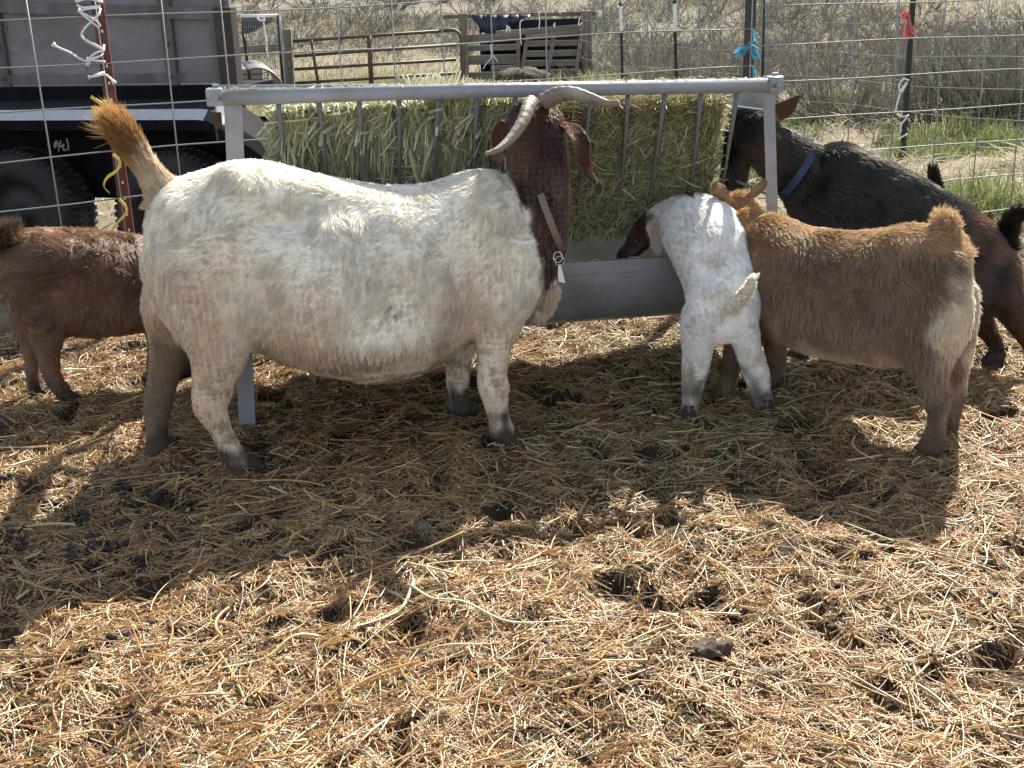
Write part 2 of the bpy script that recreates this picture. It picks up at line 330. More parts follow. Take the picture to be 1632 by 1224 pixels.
# ---------------------------------------------------------------- flatbed trailer with plywood sides
TO = np.array([-1.16, 4.90, 0.]); TD = np.array([-.966, .259, 0.]); TN = np.array([.259, .966, 0.])    # along (to the left), inwards
def tsx(u, b):                                  # distance along the trailer side of a view direction
    p = TO+TN*b; d = ray(u, 150); A_ = np.array([[TD[0], -d[0]], [TD[1], -d[1]]]); return np.linalg.solve(A_, -(p-C0)[:2])[0]
def tp(s, b, z): return TO+TD*s+TN*b+np.array([0, 0, z])
TM = np.stack([TD, TN, [0, 0, 1.]], 1)
tr = thing('utility_trailer', 'black tandem utility trailer with grey weathered plywood sides', 'trailer', tp(1.2, .6, 0))
def tbox(mb, s0, s1, b0, b1, z0, z1, bev=0.0): return mb.box(tp((s0+s1)/2, (b0+b1)/2, (z0+z1)/2), (abs(s1-s0), abs(b1-b0), z1-z0), TM, bev)
mb = MB(); tbox(mb, -.02, 3.6, .235, .247, .78, 1.42); tbox(mb, .62, 3.6, 1.30, 1.312, .78, 1.42); mb.obj('plywood_panel', M_PLY, tr)
mb = MB()
for s_, w_ in ((tsx(357, .22), .06), (tsx(278, .22), .05), (tsx(12, .22), .05), (1.65, .055), (2.3, .055), (3.0, .055)):
    tbox(mb, s_-w_/2, s_+w_/2, .212, .234, .74, 1.44, .003)
tbox(mb, .05, 3.6, .214, .233, .775, .812, .003)
zt = at(385, 10, 5.1)[2]
M_BATT = mat('grey_batten', (.17, .16, .165), .9, noise=[((.09, .08, .08), 9, .4, .65, (1, 1, .12))], bump=(45, .003)); mb.obj('batten', M_BATT, tr)
mb = MB(); a = tp(-.03, .22, zt-.03); b = tp(3.6, .22, zt+.16); mb.beam(a, b, .022, .045, TN); mb.obj('top_board', M_BATT, tr)
mb = MB(); tbox(mb, -.045, .03, .19, .25, .755, zt, .004); mb.obj('end_post', mat('brown_board', (.045, .03, .028), .8, noise=[((.08, .055, .05), 14, .5, .7, (1, 1, .2))]), tr)
mb = MB(); tbox(mb, -.02, 3.7, .20, .30, .62, .765, .004); tbox(mb, .64, 3.7, 1.22, 1.30, .62, .765, .004); tbox(mb, .6, 3.7, .30, 1.22, .70, .75); tbox(mb, 0, .6, .30, .62, .70, .75)
tbox(mb, -.30, 3.0, .19, .20, .30, .64); mb.obj('bed_frame', M_BLACK, tr)
mb = MB()
for s_ in (tsx(357, .22), tsx(278, .22), tsx(12, .22), 1.65):
    for z_ in (.80, .93, 1.05): c = tp(s_, .208, z_); mb.tube([c, c-TN*.006], .008, 8)
mb.obj('bolts', M_STEEL, tr, auto=40)
# fender: tread-plate top, rolled front edge, sloping end
def fend(mb, prof, s_list):
    R_ = []
    for (s_, dz) in s_list: R_.append([tp(s_, b, z+dz) for b, z in prof])
    mb.rings(np.array(R_)); return mb
sl_ = [(2.6, 0), (.02, 0), (-.01, -.004), (-.04, -.02), (-.20, -.115), (-.40, -.26), (-.47, -.33)]
mb = MB(); fend(mb, [(-.004, .690), (.19, .712), (.19, .706), (-.004, .684)], sl_[2:]); mb.obj('fender_slope', M_BLACK, tr)
mb = MB(); fend(mb, [(-.004, .690), (.19, .712), (.19, .706), (-.004, .684)], sl_[:3]); mb.obj('fender_top', mat('tread_plate_dark_reflection', (.02, .022, .028), .5, .1, bump=(70, .006)), tr)  # same plate; the dark reflection on its top is put into the colour
mb = MB(); fend(mb, [(-.05, .655), (-.006, .692), (-.006, .684), (-.045, .650)], sl_[:3]); mb.obj('fender_edge', M_TREAD_SKY, tr)
mb = MB(); fend(mb, [(-.052, .662), (-.006, .6925), (-.006, .684), (-.052, .650)], sl_[2:]); mb.obj('fender_slope', M_BLACK, tr)
mb = MB(); fend(mb, [(-.051, .655), (-.046, .655), (-.046, .615), (-.051, .615)], sl_); mb.obj('fender_skirt', M_BLACK, tr)
def wheel(s_, zc=.255, R_=.268):
    c = tp(s_, .06, zc); k = 56; prof = [(.60, -.09), (.70, -.105), (.88, -.105), (.965, -.09), (1.0, -.07), (1.0, .07), (.965, .09), (.88, .105), (.70, .105), (.60, .09)]
    R2 = []
    for j in range(k+1):
        a = 2*math.pi*j/k
        R2.append([c+(TD*math.cos(a)+np.array([0, 0, 1])*math.sin(a))*R_*pr+TN*pb for pr, pb in prof])
    mb = MB(); mb.rings(np.array(R2), cap=False)
    for j in range(k):
        a = 2*math.pi*(j+.5)/k; rd = TD*math.cos(a)+np.array([0, 0, 1])*math.sin(a); tg = np.cross(rd, TN)
        for b0 in (-.055, .055): mb.box(c+rd*(R_+.001)+TN*b0, (.05, .018, .012), np.stack([TN, tg, rd], 1))
    wh = thing_child('wheel', tr); ty = mb.obj('tyre', M_RUB, wh, True, off=origin(tr))
    mb = MB(); R2 = []
    for j in range(k+1):
        a = 2*math.pi*j/k; R2.append([c+(TD*math.cos(a)+np.array([0, 0, 1])*math.sin(a))*R_*pr+TN*pb for pr, pb in [(.61, -.09), (.57, -.085), (.52, -.03), (.30, -.045), (.12, -.05), (.10, -.08), (.001, -.082)]])
    R2 = np.array(R2); n_, kk = R2.shape[:2]; mb.add(R2.reshape(-1, 3), [[i*kk+j, i*kk+j+1, (i+1)*kk+j+1, (i+1)*kk+j] for i in range(n_-1) for j in range(kk-1)])
    mb.obj('rim', mat('grey_rim', (.02, .02, .022), .6, .2), wh, True, off=origin(tr))
def thing_child(name, parent):
    o = bpy.data.objects.new(name, None); COL.objects.link(o); o.parent = parent; return o
wheel(tsx(18, .06)); wheel(tsx(272, .06))
# chalk figures on the inner wall between the wheels
mb = MB()
def chalk(pts):
    P_ = []
    for (x, y) in pts:
        u, v = 50+x/20.4, 205+y/20.4; d = ray(u, v); pl = tp(0, .1875, 0); t = ((pl-C0)@TN)/(d@TN); P_.append(C0+d*t)
    mb.tube(cr(P_, 4), .0035, 6, flat=.5, ref=TN)
for st in ([(1145, 320), (1175, 440), (1205, 560), (1205, 700)], [(960, 380), (935, 480), (945, 580), (1000, 570), (1050, 500), (1035, 620), (1040, 690), (1090, 705), (1150, 680)],
           [(860, 780), (895, 680), (880, 540), (840, 430), (800, 420), (755, 500), (750, 600), (780, 610), (815, 470)], [(625, 755), (680, 735), (740, 710)], [(520, 520), (560, 580), (545, 680)],
           [(415, 690), (440, 660), (460, 690)], [(255, 630), (310, 640), (345, 690), (365, 780)]): chalk(st)
mb.obj('chalk_mark', M_CHALK, tr)

# ---------------------------------------------------------------- hay feeder
FA = np.array([-.748, 3.13, 0.]); FE_ = np.array([.793, 3.40, 0.]); FLN = np.linalg.norm(FE_-FA); FE = (FE_-FA)/FLN; FB = np.array([-FE[1], FE[0], 0.]); FD = .62
def fp(s, b, z):
    s2 = s+(z/.885)*(.030-.088*s/FLN); return FA+FE*s2+FB*b+np.array([0, 0, z-.035*s/FLN*(z/.85)])
fe = thing('hay_feeder', 'grey metal hay feeder with slanted bars above a long trough', 'feeder', fp(FLN/2, FD/2, 0))
ZT = .882
mb = MB(); mb.tube([fp(-.02, -.005, ZT), fp(FLN*.45, -.005, ZT+.004), fp(FLN+.01, -.005, ZT)], .0188, 20); mb.obj('top_rail', M_PAINT, fe, True)
mb = MB(); mb.tube([fp(-.02, FD, ZT-.03), fp(FLN+.01, FD, ZT-.055)], .016, 14); mb.obj('top_rail', M_PAINT, fe, True)
for s_, b_, sg, sb in ((0, 0, 1, 1), (FLN, 0, -1, 1), (0, FD, 1, -1), (FLN, FD, -1, -1)):
    mb = MB(); w_ = .044 if s_ == 0 else .032; top = fp(s_+(.022 if (s_ == 0 and b_ == 0) else 0), b_, ZT-.02)
    a_, b2 = fp(s_, b_, -.05), top
    mb.beam(a_+FE*sg*w_/2, b2+FE*sg*w_/2, w_, .004, FE); mb.beam(a_+FB*sb*.022+FE*sg*.002, b2+FB*sb*.022+FE*sg*.002, .040, .004, FB); mb.obj('corner_post', M_PAINT, fe)
mb = MB(); mb.box(fp(.004, -.006, ZT-.055), (.020, .006, .042), np.stack([FE, FB, [0, 0, 1]], 1), .002); mb.box(fp(-.002, .008, ZT-.075), (.005, .02, .06), np.stack([FE, FB, [0, 0, 1]], 1), .002); mb.obj('rust_patch', M_RUST, fe)
for s_ in (0, FLN):
    mb = MB(); mb.beam(fp(s_, .0, ZT-.045), fp(s_, FD, ZT-.075), .004, .052, FE); mb.beam(fp(s_+(-.02 if s_ else .02), .0, ZT-.068), fp(s_+(-.02 if s_ else .02), FD, ZT-.098), .036, .004, FE); mb.obj('end_bracket', M_PAINT, fe)
    for z_, k_ in ((.56, 0), (.42, 1)):
        mb = MB(); mb.tube([fp(s_, .02, z_+.0), fp(s_, FD-.02, z_-.0)], .0045, 8); mb.obj('end_wire', M_PAINT, fe, True)
    mb = MB(); mb.box(fp(s_, -.002, ZT+.003), (.042, .042, .044), np.stack([FE, FB, [0, 0, 1]], 1), .006); mb.obj('corner_plate', M_PAINT, fe, auto=40)
    mb = MB(); mb.tube([fp(s_+.004, 0, ZT+.024), fp(s_+.004, 0, ZT+.034)], .0095, 6); mb.tube([fp(s_+.002, -.024, ZT+.004), fp(s_+.002, -.033, ZT+.004)], .008, 6); mb.obj('bolt', M_PAINT, fe)
bars = [497, 561, 625, 690, 752, 812, 872, 932, 991, 1050, 1108, 1162]
ss_l = [.165]+[.165+(i+1)*.1075 for i in range(12)]
for i, s_ in enumerate(ss_l):
    ln = .0 if i else .0
    for (b0, b1) in ((.004, .25),) + (((FD-.004, FD-.25),) if i % 1 == 0 else ()):
        mb = MB(); zt_ = ZT-.012 if b0 < .3 else ZT-.04
        w1 = RNG.normal(0, .006)
        mb.tube([fp(s_, b0, zt_), fp(s_+w1, lerp(b0, b1, .5), .62), fp(s_+w1*.5, b1, .405)], [.0075, .0039, .0039], 8); mb.obj('hay_bar', M_BAR, fe, True)
mb = MB()
R_ = []; prof = [(.015, .398), (.012, .352), (.022, .30), (.07, .225), (.16, .185), (.31, .172), (.46, .185), (.55, .225), (.60, .30), (.61, .352), (.606, .398)]
inn = [(b+(.31-b)*.02, z+.006) for b, z in prof][::-1]; inn[0] = (.598, .398); inn[-1] = (.021, .398)
for s_ in np.linspace(.0, FLN, 12): R_.append([fp(s_, b, z) for b, z in prof+inn])
mb.rings(np.array(R_)); 
for s_ in (.004, FLN-.004): mb.beam(fp(s_-.002, .31, .29), fp(s_+.002, .31, .29), .50, .20, FB)
trough = mb.obj('trough', M_PAINT, fe, auto=50)
mb = MB(); mb.beam(fp(0, .012, .385), fp(FLN, .012, .385), .034, .005, (0, 0, 1), .001); mb.beam(fp(0, .02, .401), fp(FLN, .02, .401), .020, .004, FB, .001); mb.obj('trough_lip', M_PAINT, trough)
mb = MB(); mb.beam(fp(0, .612, .385), fp(FLN, .612, .385), .034, .005, (0, 0, 1)); mb.obj('trough_lip', M_PAINT, trough)
mb = MB(); mb.beam(fp(0, .30, .405), fp(FLN, .30, .405), .012, .03, (0, 0, 1)); mb.obj('bar_strip', M_PAINT, fe)

# ---------------------------------------------------------------- hay bales
def vsec(z):                                   # front and back b of the V at height z
    t = (ZT-z)/(ZT-.375); return .022+.235*t, FD-.03-.20*t
def bale(name, label, s0, s1, z0, z1, n, coarse, cols, seed):
    r = np.random.default_rng(seed); o = thing(name, label, 'hay bale', fp((s0+s1)/2, .31, z0), None)
    mb = MB(); R_ = []
    for z in np.linspace(z0, z1-.02, 6):
        f0, f1 = vsec(z); R_.append([fp(s0+.02, f0+.035, z), fp(s1-.02, f0+.035, z), fp(s1-.02, f1-.03, z), fp(s0+.02, f1-.03, z)])
    mb.rings(np.array(R_)); mb.obj('pressed_core', mat(name+'_core', (.085, .085, .04), .95, noise=[((.025, .02, .01), 30, .45, .65)], bump=(60, .01)), o)
    def lay(n, face, depth):
        s_ = r.uniform(s0, s1, n); z_ = r.uniform(z0, z1, n); 
        L_ = (r.uniform(.07, .28, n) if coarse else r.uniform(.03, .12, n)); th = r.normal(0, .30 if coarse else 1.2, n)
        if coarse: th = np.where(r.random(n) < .14, r.normal(0, 1.0, n), th*.75)+.12*np.sin(s_*14)
        if face == 'front':
            f0 = vsec(z_)[0]; b_ = f0+.002+r.random(n)**1.5*depth
        elif face == 'back': b_ = vsec(z_)[1]-r.random(n)*depth
        elif face == 'top':
            z_ = z1-r.random(n)**2*.05; f0, f1 = vsec(z_); b_ = lerp(f0, f1, r.random(n)); th = r.uniform(-1.2, 1.2, n) if coarse else r.uniform(0, 6.3, n); L_ *= .7 if coarse else 1
        else:
            s_ = np.where(face == 'e0', s0+r.random(n)*depth, s1-r.random(n)*depth); f0, f1 = vsec(z_); b_ = lerp(f0, f1, r.random(n))
        lim = (z1+(.030 if coarse else .012)-z_)
        P0 = np.stack([fp(a, b, c) for a, b, c in zip(s_, b_, z_)])
        if face == 'top': D = FE*np.cos(th*1.0)[:, None]*(.8 if not coarse else .5)+FB*np.sin(th)[:, None]*.8+np.array([0, 0, 1.])*(np.abs(r.normal(0, .9 if coarse else .12, n)))[:, None]
        elif face in ('front', 'back'): 
            lean = .42 if face == 'front' else -.38
            D = FE*np.sin(th)[:, None]+(np.array([0, 0, 1.])-FB*lean)*np.cos(th)[:, None]*r.choice([-1, 1], n)[:, None]+FB*r.normal(0, .10 if coarse else .22, n)[:, None]
        else: D = FB*np.sin(th)[:, None]+np.array([0, 0, 1.])*np.cos(th)[:, None]+FE*r.normal(0, .2, n)[:, None]
        D = nrm(D); cv = nrm(r.normal(size=(n, 3)))*(r.uniform(.0, .10, n) if coarse else r.uniform(.1, .6, n))[:, None]
        L2 = L_[:, None]; P_ = np.stack([P0-D*L2*.5, P0-D*L2*.17+cv*L2*.3, P0+D*L2*.17+cv*L2*.3, P0+D*L2*.5], 1)
        top = fp(0, 0, z1)[2]+(.024+.03*(s_ > .55)[:, None]*(s_ < .72)[:, None] if coarse else .012); P_[..., 2] = np.where(P_[..., 2] > top, top-(P_[..., 2]-top)*.3, P_[..., 2]); P_[..., 2] = np.maximum(P_[..., 2], z0-.03)
        rad = (r.gamma(2.2, .0008, n)+.0006 if coarse else r.gamma(2.5, .00038, n)+.0004)[:, None]*np.array([[.9, 1, 1, .6]])
        return P_, rad
    PP, RR, CC = [], [], []
    for face, k, dp in (('front', .50, .05), ('top', .22, .04), ('back', .1, .04), ('e0', .09, .03), ('e1', .09, .03)):
        P_, rd = lay(int(n*k), face, dp); m = len(P_); PP.append(P_); RR.append(rd)
        ci = r.choice(len(cols), m, p=[c[3] for c in cols]); base = np.array([c[:3] for c in cols])[ci]*r.uniform(.65, 1.3, (m, 1))
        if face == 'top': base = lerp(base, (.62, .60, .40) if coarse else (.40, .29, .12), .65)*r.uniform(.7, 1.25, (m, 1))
        CC.append(base)
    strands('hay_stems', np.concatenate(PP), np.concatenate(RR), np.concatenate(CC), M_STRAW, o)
    return o
bale('hay_bale', 'pale green bale of coarse upright hay stems in the left of the feeder', -.0+.165, .82, .425, .828, 15000, True,
     [(.42, .42, .25, .35), (.32, .34, .21, .25), (.58, .56, .37, .25), (.50, .37, .18, .07), (.19, .20, .11, .08)], 3)
bale('hay_bale', 'fine olive green bale of leafy hay in the right of the feeder', .86, 1.42, .425, .835, 34000, False,
     [(.25, .26, .12, .40), (.36, .36, .19, .25), (.14, .155, .07, .20), (.50, .47, .28, .10), (.40, .27, .09, .05)], 4)

# ---------------------------------------------------------------- things beyond the fence
def rod(mb, u0, v0, u1, v1, Y, r=.02, k=8, Y1=None): mb.tube([at(u0, v0, Y), at(u1, v1, Y if Y1 is None else Y1)], r, k)
def plank(mb, u0, v0, u1, v1, Y, w_, t_=.02, Y1=None): mb.beam(at(u0, v0, Y), at(u1, v1, Y if Y1 is None else Y1), t_, w_, (0, 1, 0), .003)
YG = 15.3
g_ = thing('tube_gate', 'rusty brown metal tube gate between the wooden posts', 'gate', at(600, 133, YG)); mb = MB()
for a, b in ((66, 50), (90, 73), (111, 97), (133, 119)): rod(mb, 462, a, 727, b-2, YG, .019)
pts = [at(700, 49, YG), at(718, 47.5, YG), at(730, 52, YG), at(735, 66, YG), at(737, 128, YG)]; mb.tube(cr(pts, 5), .021, 8)
rod(mb, 463, 60, 464, 140, YG, .019); mb.obj('rail', M_STEEL, g_, True)
mb = MB(); rod(mb, 588, 57, 592, 136, YG-.03, .03); rod(mb, 496, 64, 508, 140, YG-.03, .018); mb.obj('brace', M_STEEL, g_, True)
def wpost(label, u0, v0, u1, v1, Y, w_): 
    o = thing('wooden_post', label, 'post', at(u1, v1, Y)); mb = MB(); b = at(u1, v1, Y)-[0, 0, .1]; mb.beam(b, at(u0, v0, Y), w_, w_, (0, 1, 0), .01); mb.obj('post', M_WOOD, o); return o
wpost('short weathered wooden post at the left end of the tube gate', 457, 46, 462, 142, 15.2, .11)
YP = 16.5
wpost('wooden post between the tube gate and the pallet wall', 738, 21, 740, 133, YP, .10)
wpost('tall wooden post at the right end of the pallet wall', 935, 17, 938, 133, YP, .115)
cb = thing('cross_beam', 'weathered wooden beam laid across the tops of the two pen posts', 'beam', at(830, 24, YP+.2)); mb = MB(); plank(mb, 706, 27, 950, 21, YP+.15, .05, .05); mb.obj('beam', M_WOOD, cb)
mb = MB(); plank(mb, 951, 22, 959, 22, YP+.15, .07, .07); mb.obj('white_end', M_WHITE, cb)
def pallet(label, boards, strs, Y):
    o = thing('wooden_pallet', label, 'pallet', at(boards[0][0]+40, 130, Y), 'pallets forming the pen wall')
    for (u0, v0, u1, v1, w_) in boards: mb = MB(); plank(mb, u0, v0, u1, v1, Y, w_, .018); mb.obj('board', M_PAL, o)
    for (u0, v0, u1, v1, w_) in strs: mb = MB(); mb.beam(at(u0, v0, Y-.05), at(u1, v1, Y-.05), .035, w_, (0, 1, 0), .003); mb.obj('stringer', M_PAL, o)
    return o
pallet('grey wooden pallet standing upright at the left, next to the gate', [(741, 62, 826, 58, .10), (741, 77, 826, 75, .075), (741, 96, 826, 94, .12), (782, 109, 826, 107, .06), (741, 121, 826, 119, .09)], [(744, 56, 744, 126, .05), (826, 52, 826, 124, .05)], YP)
pallet('grey wooden pallet leaning at a slant at the right of the pen wall', [(842, 70, 922, 68, .07), (838, 86, 920, 84, .075), (836, 101, 919, 100, .075), (834, 116, 918, 115, .075), (870, 125, 930, 124, .06)], [(841, 56, 831, 118, .05), (883, 55, 871, 130, .05), (927, 52, 916, 129, .05)], YP-.12)
tbd = thing('board', 'long grey board nailed above the two pallets', 'board', at(835, 55, YP)); mb = MB(); plank(mb, 790, 54, 931, 43, YP-.22, .07, .02); plank(mb, 838, 58, 926, 50, YP-.28, .04, .03); mb.obj('board', M_PAL, tbd)
tv = thing('tarpaulin', 'navy blue tarpaulin hanging from the cross beam over the pallets', 'tarp', at(800, 24, YP+.1)); mb = MB()
n_ = 24; R1 = []; 
for i in range(n_+1):
    u = 753+(845-753)*i/n_; lo = 55-30*max(0, (u-790)/55)**.8 if u > 790 else 54-(773-u)*1.2 if u < 773 else 54
    fold = .03*math.sin(i*1.3)+.02*math.sin(i*2.9); R1.append([at(u, 24-(u-753)*.01, YP+.10), at(u, (24+lo)/2, YP+.06+fold), at(u, max(lo, 27), YP+.04+fold*1.5), at(u, max(lo, 27), YP+.048+fold*1.5), at(u, (24+lo)/2, YP+.068+fold), at(u, 24-(u-753)*.01, YP+.108)])
mb.rings(np.array(R1)); mb.obj('sheet', M_TARP, tv, True)
dk = thing('shelter', 'low dark shelter roof behind the pallet wall', 'shelter', at(850, 130, YP+1.2)); mb = MB()
M_DK = mat('dark_shelter', (.008, .009, .012), .9)
mb.box(at(850, 58, YP+1.25), (1.45, 1.5, .18), bev=.02); mb.obj('roof', M_DK, dk); mb = MB(); p_ = at(850, 92, YP+1.25); mb.box((p_[0], p_[1]+.4, p_[2]), (1.5, .05, 1.0)); mb.box((p_[0]-.7, p_[1]+.1, p_[2]), (.04, .9, 1.0)); mb.obj('wall', M_DK, dk)
cds = thing('rope', 'white cords hanging from the cross beam above the pallets', 'rope', at(860, 25, YP)); mb = MB()
for a_ in ([(859, 21), (860, 33), (859, 46)], [(833, 32), (829, 36), (829, 54), (831, 72)], [(868, 22), (871, 17), (869, 27)], [(891, 17), (893, 22)], [(884, 36), (884, 44), (882, 38)], [(924, 28), (922, 40), (928, 36)], [(808, 40), (807, 52), (811, 43), (813, 52)], [(782, 72), (783, 92), (776, 100), (770, 110)], [(786, 88), (794, 100)]):
    mb = MB(); mb.tube(cr([at(*p, YP-.33) for p in a_], 4), .007, 5); mb.obj('cord', M_WHITE, cds, True)
mh = thing('manure_heap', 'low dark heap of manure at the foot of the pallets', 'manure heap', at(830, 128, YP-.8)); mb = MB(); c = at(832, 127, YP-.8); R1 = []
for i in range(9):
    t = i/8*math.pi/2; R1.append([c+np.array([math.cos(a)*(.36+.03*math.sin(3*a+i))*math.cos(t), math.sin(a)*.3*math.cos(t), .15*math.sin(t)+.012*math.sin(5*a+i)]) for a in np.linspace(0, 2*math.pi, 24, False)])
mb.rings(np.array(R1)); mb.obj('heap', mat('brown_manure', (.055, .038, .028), .95, bump=(20, .03)), mh, True)
# kennel panel, culvert, rail beside the trailer
YK = 9.0
kp = thing('kennel_panel', 'black framed wire kennel panel leaning beside the trailer end', 'kennel panel', at(420, 140, YK)); mb = MB()
rod(mb, 444, 24, 453, 142, YK, .016); rod(mb, 446, 60, 456, 142, YK, .012); rod(mb, 388, 55, 400, 142, YK, .012); mb.obj('frame', M_BPOST, kp, True)
mb = MB(); rod(mb, 383, 25.5, 443, 25, YK, .011); mb.obj('top_rail', M_WHITE, kp, True)
mb = MB()
for u in np.arange(388, 444, 3.6): rod(mb, u, 28, u+6, 140, YK+.02, .0016, 4)
for v in np.arange(32, 140, 11): rod(mb, 386, v, 449, v, YK+.02, .0016, 4)
mb.obj('wire_mesh', M_GALV, kp)
mb = MB(); R1 = np.array([[at(385, 28, YK+.1), at(385, 55, YK+.1), at(390, 56, YK+.12)], [at(405, 28, YK+.12), at(405, 49, YK+.1), at(406, 50, YK+.14)], [at(436, 28, YK+.1), at(434, 31, YK+.1), at(436, 32, YK+.12)]])
mb.rings(R1); mb.obj('tarp_flap', M_TARP, kp)
wb = thing('wooden_rail', 'dark wooden rail crossing behind the kennel panel', 'rail', at(420, 78, 10)); mb = MB(); plank(mb, 378, 80, 452, 75, 10, .055, .04); mb.obj('rail', M_WOOD, wb)
wc = thing('rope', 'white rope hanging from the kennel panel top rail', 'rope', at(420, 30, YK)); mb = MB()
for a_ in ([(410, 28), (415, 33), (421, 30), (420, 36)], [(420, 34), (422, 50), (424, 62), (425, 78), (427, 92)]): mb.tube(cr([at(*p, YK-.05) for p in a_], 4), .007, 6)
mb.obj('cord', M_WHITE, wc, True)
cv = thing('metal_culvert', 'curved sheet of corrugated galvanised metal on the ground behind the trailer', 'metal sheet', at(425, 140, 8.2)); mb = MB(); c = at(414, 150, 8.2); R1 = []
for i in range(31):
    y = i/30*.9; rr = .165+.006*math.sin(i*2.1); arc = np.linspace(-.1, math.pi*.62, 20)
    o_ = [c+np.array([math.cos(a)*rr+y*-.25, y, math.sin(a)*rr]) for a in arc]; i_ = [c+np.array([math.cos(a)*(rr-.006)+y*-.25, y, math.sin(a)*(rr-.006)]) for a in arc[::-1]]; R1.append(o_+i_)
mb.rings(np.array(R1)); mb.obj('sheet', mat('galvanised_sheet', (.075, .085, .095), .6), cv, True)
tw = thing('timber_stack', 'pale stacked timbers seen through the kennel panel', 'timber', at(400, 140, 9.6)); 
for k in range(4): mb = MB(); plank(mb, 380, 112+k*9, 424, 111+k*9, 9.7, .035, .3); mb.obj('timber', M_PAL, tw)

# ---------------------------------------------------------------- brush, grass, juniper
def bush(cx, cy, h, r, n, seed, tone=0.0, K=5):
    g = np.random.default_rng(seed); z0 = float(tz(cx, cy)); nm = max(7, n//28)
    az = g.uniform(0, 6.283, nm); el = g.uniform(.35, 1.35, nm); md = np.stack([np.cos(az)*np.cos(el)*r/h*1.3, np.sin(az)*np.cos(el)*r/h*1.3, np.sin(el)], 1)
    root = np.array([cx, cy, z0-.02])+np.stack([np.cos(az)*.12*r, np.sin(az)*.12*r, 0*az], 1); L_ = h*g.uniform(.65, 1.05, nm)
    t = np.linspace(0, 1, K); cvm = g.normal(0, .10, (nm, 3))
    M_ = root[:, None]+md[:, None]*(L_[:, None]*t)[..., None]+cvm[:, None]*(t*(1-t))[None, :, None]*h+np.array([0, 0, .12*h])*(t**2)[None, :, None]
    RM = (.006+.010*g.random(nm))[:, None]*(1.0-.75*t)[None]*min(1, h)
    k = g.integers(0, nm, n); tt = g.random(n)**.7*.95; i0 = np.minimum((tt*(K-1)).astype(int), K-2); f_ = tt*(K-1)-i0
    b0 = M_[k, i0]*(1-f_)[:, None]+M_[k, i0+1]*f_[:, None]; bd = nrm(nrm(md[k])+g.normal(0, .42, (n, 3))+np.array([0, 0, .45])); bl = h*g.uniform(.10, .34, n)
    T_ = b0[:, None]+bd[:, None]*(bl[:, None]*t)[..., None]+g.normal(0, .05, (n, 1, 3))*h*(t**2)[None, :, None]
    RT = (g.uniform(.0018, .004, n)*min(1.2, h+.2))[:, None]*(1-.6*t)[None]
    P_ = np.concatenate([M_, T_]); R_ = np.concatenate([RM, RT]); base = lerp((.17, .16, .14), (.235, .235, .18), g.random((len(P_), 1)))*g.uniform(.6, 1.35, (len(P_), 1))
    base = lerp(base, (.17, .095, .075), tone); base[:nm] *= .55
    return P_, R_, base
near = [(1255, 165, 12.0, .50, .6), (1335, 195, 9.6, .55, .6), (1385, 190, 9.9, .42, .5), (1480, 205, 9.2, .60, .7), (1545, 205, 9.3, .70, .7), (1610, 215, 8.9, .66, .8), (1160, 150, 13.0, .62, .7), (1110, 148, 13.2, .55, .6), (1045, 145, 13.8, .6, .6), (1010, 128, 17.5, .6, .7), (1290, 130, 14.5, .62, .8), (1420, 150, 13.0, .6, .8), (1570, 150, 13.0, .75, .9), (1680, 205, 9.4, .8, .8), (1640, 150, 13.2, .7, .9), (1215, 120, 15.5, .55, .8)]
where = ['just right of the feeder corner', 'left of the red tied post', 'close behind the red tied post', 'first to the right of the red tied post', 'with dark stems, second right of the red tied post', 'at the far right edge of the nearest row', 'behind the twine tied post', 'left of the twine tied post', 'between the two white tipped posts', 'behind the nearest stretch of stock fence, by the tall pallet post', 'in the second row above the feeder corner', 'in the second row right of the red tied post', 'in the second row near the right edge', 'just outside the right edge of the wire panel', 'in the second row at the right edge', 'in the back row behind the twine tied post']
for i, (u, v, Y_, h_, r_) in enumerate(near):
    p = at(u, v, Y_); n = 900 if Y_ < 11 else 600; P_, R_, C_ = bush(p[0], p[1], h_, r_, n, 100+i, .1)
    o = strands('leafless_shrub', P_, R_*(1.5 if Y_ > 11 else 1.25), C_, M_TWIG, off=(p[0], p[1], float(tz(p[0], p[1])))); o.location = (p[0], p[1], float(tz(p[0], p[1])))
    tag(o, 'grey leafless shrub '+where[i], 'shrub', 'leafless shrubs beyond the fence')
PP, RR, CC = [], [], []; g = np.random.default_rng(55); cnt = 0
for k in range(4600):
    y = 15+ (g.random()**1.6)*110; x = g.uniform(-.62, .62)*y*1.0
    if y < 22 and x < 1.6: continue
    if N4(np.array([x, y, 0]), .12)+.5*N2(np.array([x, y, 0]), .4) < -.55: continue
    d_ = max(1.0, y/22); P_, R_, C_ = bush(x, y, g.uniform(.18, .36)+y*.004, g.uniform(.35, .75)+y*.004, int(np.clip(2200/y, 34, 120)), 2000+k, .0 if N3(np.array([x, y, 0]), .05) < .5 else .55, 3)
    PP.append(P_); RR.append(R_*d_*2.2); tn = g.uniform(.5, 1.0); pal = [(.22, .235, .19), (.34, .30, .22), (.21, .14, .115), (.27, .27, .25), (.165, .175, .14)][int(g.choice(5, p=[.3, .2, .12, .2, .18]))]; CC.append(lerp(C_, np.array(pal)*g.uniform(.8, 1.2), .65)*tn)
o = strands('sagebrush', np.concatenate(PP), np.concatenate(RR), np.concatenate(CC), M_TWIG); tag(o, kind='stuff')
